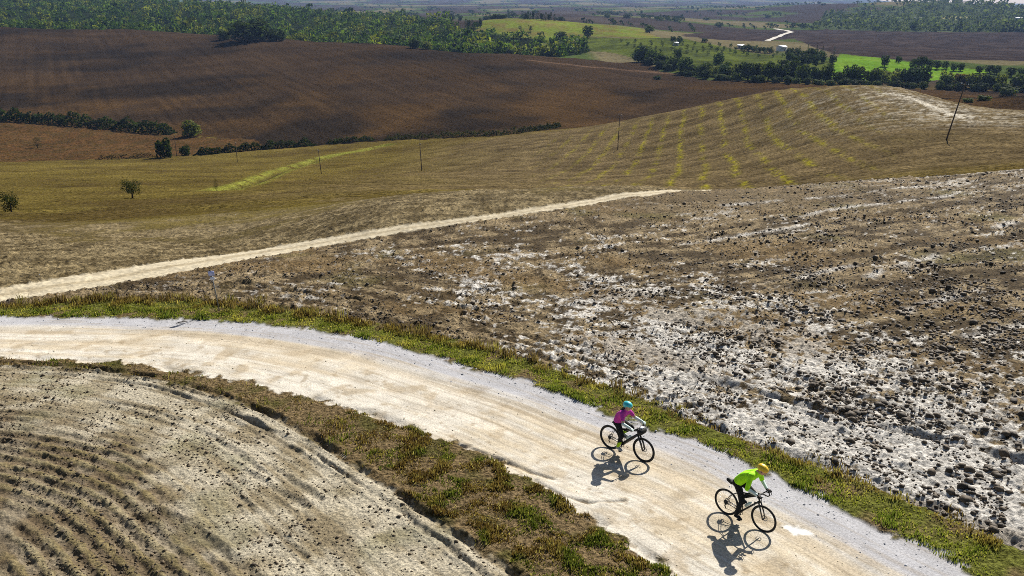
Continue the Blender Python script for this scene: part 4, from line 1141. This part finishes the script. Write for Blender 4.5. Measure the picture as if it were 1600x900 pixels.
def make_bike(name, label, wb, Rw, rt, kind):
    root = empty(name, (0, 0, 0)); tag(root, label, 'bicycle', 'bicycles on the road')
    rx, fx = -wb / 2, wb / 2
    RH, FH = (rx, 0, Rw), (fx, 0, Rw)
    bb = Vector((rx + .43, 0, .275 if kind == 'gravel' else .30))
    fat = 1.05 if kind == 'gravel' else 1.6
    st = Vector((bb.x - .155, 0, bb.z + (.50 if kind == 'gravel' else .44))); sad = Vector((bb.x - .20, 0, bb.z + (.66 if kind == 'gravel' else .545)))
    ht = Vector((fx - (.195 if kind == 'gravel' else .235), 0, .90)); hb = Vector((fx - (.150 if kind == 'gravel' else .185), 0, .76 if kind == 'gravel' else .79))
    f = MB()
    f.tube([bb, st], .017 * fat); f.tube([st + Vector((.01,0,-.02)), ht + Vector((.01,0,-.02))], .017 * fat)
    f.tube([bb, bb.lerp(hb, .55), hb], [.024 * fat * (1.25 if kind == 'mtb' else 1), .023 * fat * (1.3 if kind == 'mtb' else 1), .021 * fat]); f.tube([hb + Vector((.006,0,-.02)), ht], .022 * fat)
    f.tube([bb + Vector((0,-.03,0)), bb + Vector((0,.03,0))], .026)
    for s in (-1, 1):
        f.tube([bb + Vector((-.02,.03*s,0)), Vector((rx + .2,.05*s,Rw-.01)), Vector((rx,.062*s,Rw))], .011)
        f.tube([st + Vector((.01,.012*s,-.06)), Vector((rx + .12,.05*s,Rw+.25)), Vector((rx,.062*s,Rw))], .009)
    f.build('frame', M_frame, root)
    fk = MB()
    for s in (-1, 1):
        fk.tube([hb + Vector((.01,.045*s,-.035)), Vector((fx - .06,.055*s,Rw+.18)), Vector((fx,.056*s,Rw))], [.018*fat,.016*fat,.012*fat])
    fk.tube([hb + Vector((.01,-.05,-.03)), hb + Vector((.01,.05,-.03))], .019)
    fk.build('fork', M_frame, root)
    make_wheel(root, RH, Rw, rt, True); make_wheel(root, FH, Rw, rt, False)
    MB().tube([st, sad], .0145).build('seat_post', M_frame, root)
    sd = MB(); sd.cap(sad + Vector((-.11,-.045,.035)), sad + Vector((-.02,-.02,.035)), .042, .03); sd.cap(sad + Vector((-.11,.045,.035)), sad + Vector((-.02,.02,.035)), .042, .03)
    sd.cap(sad + Vector((-.05,0,.035)), sad + Vector((.15,0,.03)), .04, .022)
    for s in sd.l: s[0][:, 2] = (s[0][:, 2] - sad.z - .035) * .55 + sad.z + .035
    sd.build('saddle', M_black, root)
    if kind == 'gravel':
        bg_ = MB(); bg_.cap(sad + Vector((-.12,0,-.005)), sad + Vector((-.23,0,.03)), .055, .048); bg_.build('saddle_bag', M_black, root)
    # cranks
    cr = .172; th = math.radians(-80 if kind == 'gravel' else -88)
    ped = {}
    cs = MB(); cs.torus(tuple(bb + Vector((0,-.045,0))), .075, .007, 36, 5, .5)
    for k in range(5):
        a = 2 * math.pi * k / 5; cs.tube([bb + Vector((0,-.045,0)), bb + Vector((.072*math.cos(a),-.045,.072*math.sin(a)))], .008, 5)
    for s in (-1, 1):
        a = th if s < 0 else th + math.pi
        e = bb + Vector((cr * math.cos(a), .075 * s, cr * math.sin(a))); ped[s] = e + Vector((0, .05 * s, 0))
        cs.tube([bb + Vector((0,.06*s,0)), e], [.014,.010], 6)
    cs.build('crankset', M_dark, root)
    for s in (-1, 1): MB().box(ped[s], (.085,.075,.018)).build('pedal', M_black, root, False)
    ch = MB()
    ch.tube([(bb.x,-.045,bb.z+.077),(rx,-.042,Rw+.048)], .005, 5); ch.tube([(bb.x,-.045,bb.z-.077),(rx+.035,-.042,Rw-.15)], .005, 5); ch.build('chain', M_dark, root)
    MB().tube([(rx+.012,-.06,Rw-.02),(rx+.005,-.065,Rw-.08),(rx+.035,-.05,Rw-.15)], [.018,.016,.013], 7).build('derailleur', M_dark, root)
    # bottle on the down tube
    b0 = bb.lerp(hb, .28) + Vector((-.035,0,.055)); b1 = bb.lerp(hb, .62) + Vector((-.04,0,.055))
    bt = MB().tube([b0, b0.lerp(b1,.05), b0.lerp(b1,.8), b0.lerp(b1,.88), b1], [.02,.036,.036,.022,.018], 12).build('bottle', M_bottle, root)
    # cockpit
    sm = ht + Vector((.07 if kind == 'gravel' else .05,0,.055 if kind == 'gravel' else .06))
    MB().tube([ht, ht + Vector((-.006,0,.045)), sm], [.02,.02,.016]).build('stem', M_frame, root)
    hbm = MB()
    grips = {}
    for s in (-1, 1):
        if kind == 'gravel':
            P = [sm, sm + Vector((0,.10*s,0)), sm + Vector((.01,.19*s,0)), sm + Vector((.06,.205*s,-.003)), sm + Vector((.095,.21*s,-.03)), sm + Vector((.095,.215*s,-.085)), sm + Vector((.05,.222*s,-.125)), sm + Vector((-.03,.23*s,-.13))]
            hbm.tube(P, .0145, 8); grips[s] = sm + Vector((.085,.208*s,.02))
        else:
            P = [sm, sm + Vector((0,.08*s,.015)), sm + Vector((-.03,.35*s,.025))]
            hbm.tube(P, .0155, 8); grips[s] = sm + Vector((-.018,.29*s,.022))
    hbm.build('handlebar', M_black, root)
    for s in (-1, 1):
        if kind == 'gravel':
            MB().cap(sm + Vector((.055,.206*s,.008)), sm + Vector((.125,.209*s,.03)), .018, .017).cap(sm + Vector((.13,.209*s,.03)), sm + Vector((.145,.21*s,.07)), .014, .011).tube([sm + Vector((.14,.212*s,.02)), sm + Vector((.145,.216*s,-.03)), sm + Vector((.12,.22*s,-.08))], [.008,.007,.005], 5).build('brake_lever', M_black, root)
        else:
            MB().tube([sm + Vector((.0,.18*s,.02)), sm + Vector((.045,.2*s,.01)), sm + Vector((.04,.27*s,.008))], [.008,.006,.005], 5).build('brake_lever', M_black, root)
    if kind == 'mtb':
        hg = MB(); hg.cap(sm + Vector((.10,-.075,-.05)), sm + Vector((.10,.075,-.05)), .092, .092).build('handlebar_bag', M_black, root)
        MB().box(sm + Vector((.09,0,.052)), (.085,.13,.012), 0, .15).build('map_holder', M_white, root, False)
    else:
        MB().box(sm + Vector((.05,0,.022)), (.085,.05,.014)).build('bike_computer', M_black, root, False)
    return root, dict(bb=bb, sad=sad, ped=ped, grips=grips, sm=sm)

def ik(a, c, l1, l2, bend):
    """middle joint of a two-bone limb bending towards 'bend'"""
    a, c = Vector(a), Vector(c); d = c - a; L = min(d.length, (l1 + l2) * .998); u = d.normalized()
    x = (l1 * l1 - l2 * l2 + L * L) / (2 * L); hgt = math.sqrt(max(l1 * l1 - x * x, 0))
    b = Vector(bend); b = (b - u * b.dot(u)).normalized()
    return a + u * x + b * hgt

def fingers(mb, wrist, grip, axis, r=.0085):
    """palm, four fingers curled round the bar and a thumb from the side of the palm"""
    wrist, grip, axis = Vector(wrist), Vector(grip), Vector(axis).normalized()
    fw = (grip - wrist); fw = (fw - axis * fw.dot(axis)).normalized(); dn = fw.cross(axis); 
    if dn.z > 0: dn = -dn
    k = grip - fw * .035 + dn * -.028
    for t in (-.03, -.01, .01, .03): mb.cap(wrist, k + axis * t, .022, .015, 8)
    for t, l in ((-.033, .9), (-.011, 1.05), (.011, 1.0), (.033, .8)):
        b = k + axis * t; p1 = b + fw * .045 * l; p2 = p1 + dn * .034 * l + fw * .006; p3 = p2 - fw * .028 * l + dn * .012
        mb.cap(b, p1, r * 1.1, r, 7); mb.cap(p1, p2, r, r * .95, 7); mb.cap(p2, p3, r * .95, r * .8, 7)
    th0 = wrist.lerp(k, .45) - axis * .028; th1 = th0 + fw * .03 - axis * .022 + dn * .012; th2 = th1 + fw * .025 + dn * .026
    mb.cap(th0, th1, r * 1.3, r * 1.1, 7); mb.cap(th1, th2, r * 1.1, r * .85, 7)

def make_rider(label, B, style):
    P = {}
    s1 = style == 'front'
    hipx, hipz = B['sad'].x + (.06 if s1 else .03), B['sad'].z + .10
    if s1: chest = Vector((hipx + .43, 0, hipz + .38)); neck = chest + Vector((.065, 0, .07)); head = chest + Vector((.175, 0, .165)); wsh = .185; tilt = .45
    else: chest = Vector((hipx + .21, 0, hipz + .345)); neck = chest + Vector((.03, 0, .08)); head = chest + Vector((.08, 0, .195)); wsh = .165; tilt = .18
    pel = Vector((hipx, 0, hipz)); mid = pel.lerp(chest, .5) + Vector((-.045, 0, .03))
    Ltor = (chest - pel).length
    J = {}
    for s in (-1, 1):
        hip = pel + Vector((.02, .085 * s, -.01)); ped = B['ped'][s]
        ank = Vector((ped.x - .075, ped.y - .005 * s, ped.z + .125)); toe = Vector((ped.x + .06, ped.y + .005 * s, ped.z + .04)); heel = Vector((ped.x - .115, ped.y - .005 * s, ped.z + .058))
        kn = ik(hip, ank, .435 if s1 else .385, .425 if s1 else .375, (1, .05 * s, .25))
        sh = chest + Vector((0, wsh * s, -.005)); g = B['grips'][s]
        wr = g + (Vector((-.075, .004 * s, .045)) if s1 else Vector((-.068, -.005 * s, .048)))
        el = ik(sh, wr, .30 if s1 else .285, .265 if s1 else .25, (-.2, .6 * s, -.9))
        J[s] = dict(hip=hip, ank=ank, toe=toe, heel=heel, kn=kn, sh=sh, el=el, wr=wr, g=g)
    def legs(mb, e=0.0, top=True, ankle=1.0):
        for s in (-1, 1):
            j = J[s]
            mb.cap(j['hip'], j['hip'].lerp(j['kn'], .45), .088 + e, .074 + e); mb.cap(j['hip'].lerp(j['kn'], .45), j['kn'], .074 + e, .052 + e)
            a2 = j['kn'].lerp(j['ank'], ankle); calf = j['kn'].lerp(j['ank'], .32) + Vector((-.018, 0, 0))
            mb.cap(j['kn'], calf, .052 + e, .053 + e); mb.cap(calf, a2, .053 + e, (.053 - .02 * ankle) + e)
    def arms(mb, e=0.0, to=1.0, frm=0.0):
        for s in (-1, 1):
            j = J[s]
            if frm == 0:
                mb.cap(j['sh'], j['sh'].lerp(j['el'], min(1, to * 2)), .05 + e, .041 + e)
            if to > .5:
                a = j['el'] if frm <= .5 else j['el'].lerp(j['wr'], (frm - .5) * 2)
                mb.cap(a, j['el'].lerp(j['wr'], (to - .5) * 2), .040 + e, .028 + e)
    def torso(mb, e=0.0):
        mb.cap(pel + Vector((0, -.07, .0)), pel + Vector((0, .07, .0)), .105 + e); mb.cap(pel + Vector((0, -.05, 0)), mid + Vector((0, -.055, 0)), .10 + e, .095 + e); mb.cap(pel + Vector((0, .05, 0)), mid + Vector((0, .055, 0)), .10 + e, .095 + e)
        mb.cap(mid + Vector((0, -.055, 0)), chest + Vector((-.03, -.085, -.03)), .095 + e, .088 + e); mb.cap(mid + Vector((0, .055, 0)), chest + Vector((-.03, .085, -.03)), .095 + e, .088 + e)
        mb.cap(J[-1]['sh'] + Vector((-.01, .03, .0)), J[1]['sh'] + Vector((-.01, -.03, .0)), .06 + e)
    b = MB(); legs(b); arms(b); torso(b)
    b.cap(chest + Vector((0, 0, .02)), neck + Vector((.01, 0, .03)), .06, .05)
    # head: skull, jaw, nose, ears
    cx, cz = head.x, head.z; ct, s_t = math.cos(tilt), math.sin(tilt)
    def hp(x, y, z): return (cx + x * ct + z * s_t, y, cz - x * s_t + z * ct)
    b.ell(hp(-.008, 0, .02), (.098, .076, .095), ry=tilt); b.cap(hp(.02, -.02, -.055), hp(.045, 0, -.085), .055, .033); b.cap(hp(.02, .02, -.055), hp(.045, 0, -.085), .055, .033); b.cap(neck, hp(-.02, 0, -.04), .05, .055)
    b.cap(hp(.085, 0, .0), hp(.108, 0, -.03), .011, .015, 8)
    for s in (-1, 1): b.cap(hp(-.005, .076 * s, .01), hp(-.008, .08 * s, -.025), .014, .010, 8)
    b.cap(hp(.078, -.018, -.063), hp(.078, .018, -.063), .010, .010, 8)
    for s in (-1, 1):
        j = J[s]; fingers(b, j['wr'], j['g'], (.1, s, 0) if not s1 else (.25, .97 * s, .1))
        b.cap(j['ank'], j['heel'] + Vector((.01, 0, .02)), .036, .03); b.cap(j['ank'] + Vector((.01, 0, -.03)), j['toe'], .034, .026)
    body = b.skin('person', M_skin, None, .0085, 2); tag(body, label, 'person', 'cyclists')
    for s in (-1, 1): MB().ell(hp(.079, .031 * s, .012), (.010, .012, .009), 8, 6).build('eye', M_black, body)
    # clothes
    t = MB(); legs(t, .012, True, .93 if s1 else .80); t.cap(pel + Vector((0, -.07, -.01)), pel + Vector((0, .07, -.01)), .116); t.cap(pel, pel.lerp(mid, .35), .115, .112); t.skin('tights', M_tights, body, .010, 2)
    jr = MB(); jr.cap(pel.lerp(mid, .25) + Vector((0, -.06, 0)), pel.lerp(mid, .25) + Vector((0, .06, 0)), .122); jr.l and None
    e = .026 if s1 else .020
    jr.cap(pel.lerp(mid, .2) + Vector((0, -.055, 0)), mid + Vector((0, -.055, 0)), .10 + e, .095 + e); jr.cap(pel.lerp(mid, .2) + Vector((0, .055, 0)), mid + Vector((0, .055, 0)), .10 + e, .095 + e)
    jr.cap(mid + Vector((0, -.055, 0)), chest + Vector((-.03, -.085, -.03)), .095 + e, .088 + e); jr.cap(mid + Vector((0, .055, 0)), chest + Vector((-.03, .085, -.03)), .095 + e, .088 + e)
    jr.cap(J[-1]['sh'] + Vector((-.01, .03, 0)), J[1]['sh'] + Vector((-.01, -.03, 0)), .062 + e)
    jr.cap(chest + Vector((0, 0, .03)), neck + Vector((.0, 0, -.005)), .07, .062)
    arms(jr, .016 if s1 else .014, .62 if s1 else .30)
    jr.skin('jacket' if s1 else 'jersey', M_lime if s1 else M_pink, body, .010, 2)
    sl = MB(); arms(sl, .010, .98, .5 if s1 else .42)
    if s1: sl.skin('sleeve_cuff', M_mint, body, .009, 1)
    else: sl.skin('arm_warmer', M_mint, body, .009, 1)
    if s1:
        sm_ = MB()
        for s in (-1, 1): sm_.tube([chest + Vector((-.12, .178 * s, .0)), chest + Vector((-.05, .19 * s, -.075)), chest + Vector((-.02, .172 * s, -.13))], .006, 6)
        sm_.build('seam', M_seam, body)
    for s in (-1, 1):
        j = J[s]
        g = MB(); g.cap(j['wr'] + (j['el'] - j['wr']).normalized() * .03, j['wr'], .036, .034); fingers(g, j['wr'], j['g'], (.1, s, 0) if not s1 else (.25, .97 * s, .1), .0115); g.skin('glove', M_glove if s1 else M_mint, body, .007, 1)
        sh = MB(); sh.cap(j['ank'] + Vector((0, 0, -.03)), j['heel'] + Vector((.01, 0, .01)), .044, .040); sh.cap(j['heel'] + Vector((.02, 0, .01)), j['toe'] + Vector((0, 0, .0)), .040, .034); sh.cap(j['ank'] + Vector((.02, 0, -.045)), j['toe'] + Vector((-.02, 0, .012)), .040, .034)
        sh.skin('shoe', M_tights if s1 else M_shoe, body, .009, 2)
        k = MB(); k.cap(j['kn'].lerp(j['ank'], .60 if not s1 else .8), j['ank'] + Vector((0, 0, -.01)), .056 if not s1 else .05, .045); k.skin('sock', M_tights if s1 else M_neon, body, .009, 1)
    # helmet: shell with ridges and a rear edge, strap
    he = MB(); he.ell(hp(-.012, 0, .050), (.145, .108, .100), 20, 12, tilt, -1, .35)
    he.ell(hp(-.055, 0, .02), (.105, .094, .080), 16, 8, tilt)
    hm = he.skin('helmet', M_yellow if s1 else M_teal, body, .010, 1)
    vt = MB()
    for y in (-.055, -.02, .02, .055):
        z_ = .150 - abs(y) * .55
        vt.tube([hp(.085, y * .9, .115 - abs(y) * .4), hp(.02, y, z_ + .0), hp(-.05, y, z_ - .012), hp(-.115, y * .9, .085 - abs(y) * .3)], [.004, .009, .009, .004], 6)
    vt.build('vent', M_black, hm)
    st = MB()
    for s in (-1, 1): st.tube([hp(.03, .082 * s, .03), hp(.02, .075 * s, -.03), hp(.035, .03 * s, -.105), hp(.04, 0, -.115)], .004, 5)
    st.build('chin_strap', M_black, body)
    if not s1:
        hr = MB(); hr.cap(hp(-.055, 0, .0), hp(-.075, 0, -.075), .075, .06); hr.cap(hp(-.075, 0, -.075), chest + Vector((-.12, 0, .02)), .058, .045); hr.cap(chest + Vector((-.12, 0, .02)), chest + Vector((-.165, 0, -.12)), .045, .022); hr.skin('hair', M_hair, body, .009, 1)
    else:
        hr = MB(); hr.cap(hp(-.06, -.02, -.02), hp(-.06, .02, -.02), .052, .052); hr.skin('hair', M_hair, body, .009, 1)
    return body

def place(front_px, rear_px, name, label, rlabel, Rw, rt, kind, style):
    pf, pr = Vector(R(*front_px, 0, 40)), Vector(R(*rear_px, 0, 40))
    wb = (pf - pr).length; c = (pf + pr) / 2; ang = math.atan2(pf.y - pr.y, pf.x - pr.x)
    root, B = make_bike(name, label, wb, Rw, rt, kind)
    zf, zr = gz1(*pf), gz1(*pr)
    body = make_rider(rlabel, B, style)
    for o in (root, body):
        o.location = (c.x, c.y, (zf + zr) / 2 - .006); o.rotation_euler = (0, -math.atan2(zf - zr, wb), ang)
    print(name, 'wheelbase', wb)
place((1191.3, 829.8), (1133.5, 802.6), 'gravel_bicycle', 'black drop-bar bicycle with a saddle bag under the lime-jacketed rider', 'rider in lime jacket and yellow helmet leaning over drop handlebars', .345, .021, 'gravel', 'front')
place((1004.8, 719.8), (952.9, 699.2), 'mountain_bicycle', 'black flat-bar bicycle with handlebar bag under the magenta-jerseyed rider', 'rider in magenta jersey and teal helmet with long dark hair', .362, .027, 'mtb', 'rear')

# utility poles ---------------------------------------------------------------
M_pole = plain_mat('weathered_pole', lin(112,96,82,K), .9, 0, .2, .25, 2.0, .3)
M_insul = plain_mat('white_insulator', (.75,.76,.78), .3, 0, .5, .05)
def pole(u, v, hp_, ymin, ymax, lean, label, r=.13):
    p = R(u, v, ymin, ymax); hm = px2m(p, hp_) * 1.06
    root = empty('utility_pole', (p[0], p[1], hz(*p) - .1)); tag(root, label, 'utility pole', 'poles of the power line')
    root.rotation_euler = (0, lean, 0)
    MB().tube([(0,0,-.3),(0,0,hm*.5),(0,0,hm)], [r, r*.85, r*.65], 10).build('shaft', M_pole, root)
    ca = MB().box((0, 0, hm - .45), (.09, 1.5, .11), .5).build('crossarm', M_pole, root, False)
    for y in (-.62, 0, .62):
        MB().tube([(-y*.48*1, y*.88, hm-.4),(-y*.48, y*.88, hm-.3),(-y*.48, y*.88, hm-.15)], [.03,.07,.04], 8).build('insulator', M_insul, ca)
    return root
pole(1479, 217, 84, 100, 260, .19, 'tall dark utility pole leaning right on the hill with the painted pale glare', .12)
pole(965, 235, 54, 150, 330, .03, 'upright utility pole standing on the striped hill', .12)
pole(659, 267, 42, 200, 340, -.04, 'thin utility pole on the slope left of the striped hill', .13)
pole(502, 271, 36, 200, 420, -.06, 'thin utility pole beside the bright grassy gully', .12)
pole(371, 254, 30, 250, 480, 0.0, 'small utility pole in front of the middle hedge', .12)
pole(276, 243, 30, 300, 480, 0.0, 'slender utility pole just right of the big round bush', .12)

# route sign by the verge --------------------------------------------------------
p = R(343, 487, 0, 45)
root = empty('route_sign', (p[0], p[1], gz1(*p))); tag(root, 'small pale blue sign on a thin leaning post in the road verge', 'sign'); root.rotation_euler = (0, -.10, .1)
hm = px2m(p, 62) * 1.06
MB().tube([(0,0,-.1),(0,0,hm)], .022, 8).build('post', plain_mat('grey_post', (.22,.22,.21), .6, .3), root)
MB().box((0,-.03,hm-.12), (.24,.012,.20)).build('sign_panel', plain_mat('pale_blue_panel', (.42,.45,.72), .5, 0, .5, .15, 9), root, False)
MB().box((0,-.03,hm-.33), (.17,.012,.13)).build('sign_panel', plain_mat('pale_panel', (.6,.62,.70), .5, 0, .5, .12, 9), root, False)
# dead twig on the gravel
p = R(284, 505, 0, 45); root = empty('dead_branch', (p[0], p[1], gz1(*p) + .02), .35); tag(root, 'dark dead branch lying on the pale gravel at the road edge', 'branch')
M_twig = plain_mat('dead_wood', (.07,.055,.04), .9)
MB().tube([(-.22,0,.0),(-.08,.02,.03),(.06,-.01,.04),(.22,.03,.02)], [.012,.022,.02,.008], 7).build('stem', M_twig, root)
MB().tube([(-.02,.0,.035),(.06,.08,.06),(.13,.12,.03)], [.012,.01,.005], 6).build('twig', M_twig, root)
MB().tube([(.06,-.01,.04),(.13,-.07,.06),(.17,-.10,.02)], [.011,.008,.004], 6).build('twig', M_twig, root)

# farm buildings ------------------------------------------------------------------
M_wallw = plain_mat('white_plaster', (.72,.70,.66), .85, 0, .2, .06, 2.0)
M_wallp = plain_mat('pink_plaster', (.50,.36,.30), .85, 0, .2, .08, 2.0)
M_roof = plain_mat('terracotta_tiles', (.30,.15,.10), .85, 0, .2, .2, 4.0, .4)
M_roofg = plain_mat('grey_sheet_roof', (.55,.55,.56), .6, 0, .3, .1, 3.0)
M_shut = plain_mat('dark_window', (.03,.03,.035), .3, 0, .5)
M_door = plain_mat('brown_door', (.12,.07,.04), .7, 0, .3)
def house(u, v, wp, dm, hp_, rz, label, mw, mr, ymin, ymax, windows=3):
    p = R(u, v, ymin, ymax); w = px2m(p, wp); hh = px2m(p, hp_); d = dm; rh = min(w, d) * .22
    root = empty('farmhouse', (p[0], p[1], hz(*p) - .2), rz); tag(root, label, 'house')
    V = np.array([(-w/2,-d/2,0),(w/2,-d/2,0),(w/2,d/2,0),(-w/2,d/2,0),(-w/2,-d/2,hh),(w/2,-d/2,hh),(w/2,d/2,hh),(-w/2,d/2,hh),(-w/2,0,hh+rh),(w/2,0,hh+rh)])
    obj('wall', make_mesh('wall', V, [np.array([(0,1,5,4),(2,3,7,6)]), np.array([(1,2,6,9,5),(3,0,4,8,7)])]), mw, root)
    o_ = .45; t = .18; zz = hh - o_ * rh / (d / 2)
    lst = []
    for s in (-1, 1):
        a = np.array([(-w/2-o_, s*(d/2+o_), zz),(w/2+o_, s*(d/2+o_), zz),(w/2+o_, 0, hh+rh),(-w/2-o_, 0, hh+rh)]) + (0, 0, .02)
        bq = a + (0, 0, t); lst.append((np.concatenate([a, bq]), [np.array([(3,2,1,0),(4,5,6,7),(0,1,5,4),(1,2,6,5),(2,3,7,6),(3,0,4,7)])]))
    V, Fs = join(lst); rf = obj('roof', make_mesh('roof', V, Fs), mr, root)
    MB().box((w*.25, d*.12, hh+rh*.95), (.7,.7,1.5)).build('chimney', mw, rf, False)
    for i in range(windows):
        x = -w/2 + w * (i + .7) / (windows + .4)
        wd = MB().box((x, -d/2-.02, hh*.66), (.95,.08,1.25)).build('window', M_shut, root, False)
        MB().box((x, -d/2-.06, hh*.66-.72), (1.2,.2,.1)).build('sill', mw, wd, False)
    MB().box((w*.08, -d/2-.02, 1.05), (1.1,.08,2.1)).build('door', M_door, root, False)
house(1221, 80, 12, 7, 6.5, .35, 'small white farmhouse beside the dark grove across the valley', M_wallw, M_roofg, 780, 1100)
house(1157, 76, 9, 7, 4.5, -.2, 'low pale barn left of the row of dark trees by the farm', M_wallp, M_roofg, 800, 1100, 2)
house(1259, 94, 10, 6, 4.5, .25, 'pinkish farm shed with tiled roof in front of the grove', M_wallp, M_roof, 700, 900, 2)
house(1056, 71, 6, 6, 4, .1, 'tiny pale hut among the trees above the orchard', M_wallw, M_roofg, 850, 1200, 1)
house(1594, 32, 16, 10, 3.2, .0, 'long white building in the hillside wood at the right edge', M_wallw, M_roofg, 1700, 2300, 4)

# white lanes across the far fields -----------------------------------------------
def lane(name, pts, ymin, ymax, wm, lift=.35):
    L = np.array(smooth_line(RL(pts, ymin, ymax), 6)); d = np.gradient(L, axis=0); d /= np.linalg.norm(d, axis=1, keepdims=True)
    nrm = np.stack([-d[:, 1], d[:, 0]], 1); A = L + nrm * wm / 2; B_ = L - nrm * wm / 2
    V = np.concatenate([np.column_stack([A, h(A[:, 0], A[:, 1]) + lift]), np.column_stack([B_, h(B_[:, 0], B_[:, 1]) + lift])]); n = len(L)
    Q = np.array([(i, i + 1, n + i + 1, n + i) for i in range(n - 1)])
    tag(obj(name, make_mesh(name, V, Q, np.broadcast_to(lin(226,218,204,K), (2 * n, 3))), M_track), kind='structure')
lane('country_lane', [(1199,64),(1215,58),(1230,52),(1237,50.5)], 900, 1700, 7)
lane('country_lane', [(1237,50.5),(1226,47.5),(1212,45)], 1100, 2200, 9)

# ------------------------------------------------------------------ air
M_haze = bpy.data.materials.new('haze'); M_haze.use_nodes = True
nt = M_haze.node_tree; nt.nodes.remove(nt.nodes['Principled BSDF'])
pv = nt.nodes.new('ShaderNodeVolumePrincipled'); pv.inputs['Density'].default_value = 0.000045; pv.inputs['Color'].default_value = (.36, .56, 1.0, 1); pv.inputs['Anisotropy'].default_value = .2
nt.links.new(pv.outputs[0], nt.nodes['Material Output'].inputs['Volume'])
hzb = MB().box((0, 6155, 130), (33400, 12350, 420))
o = hzb.build('haze', M_haze, None, False); tag(o, 'thin pale blue air haze over the whole valley', 'haze', kind='stuff')
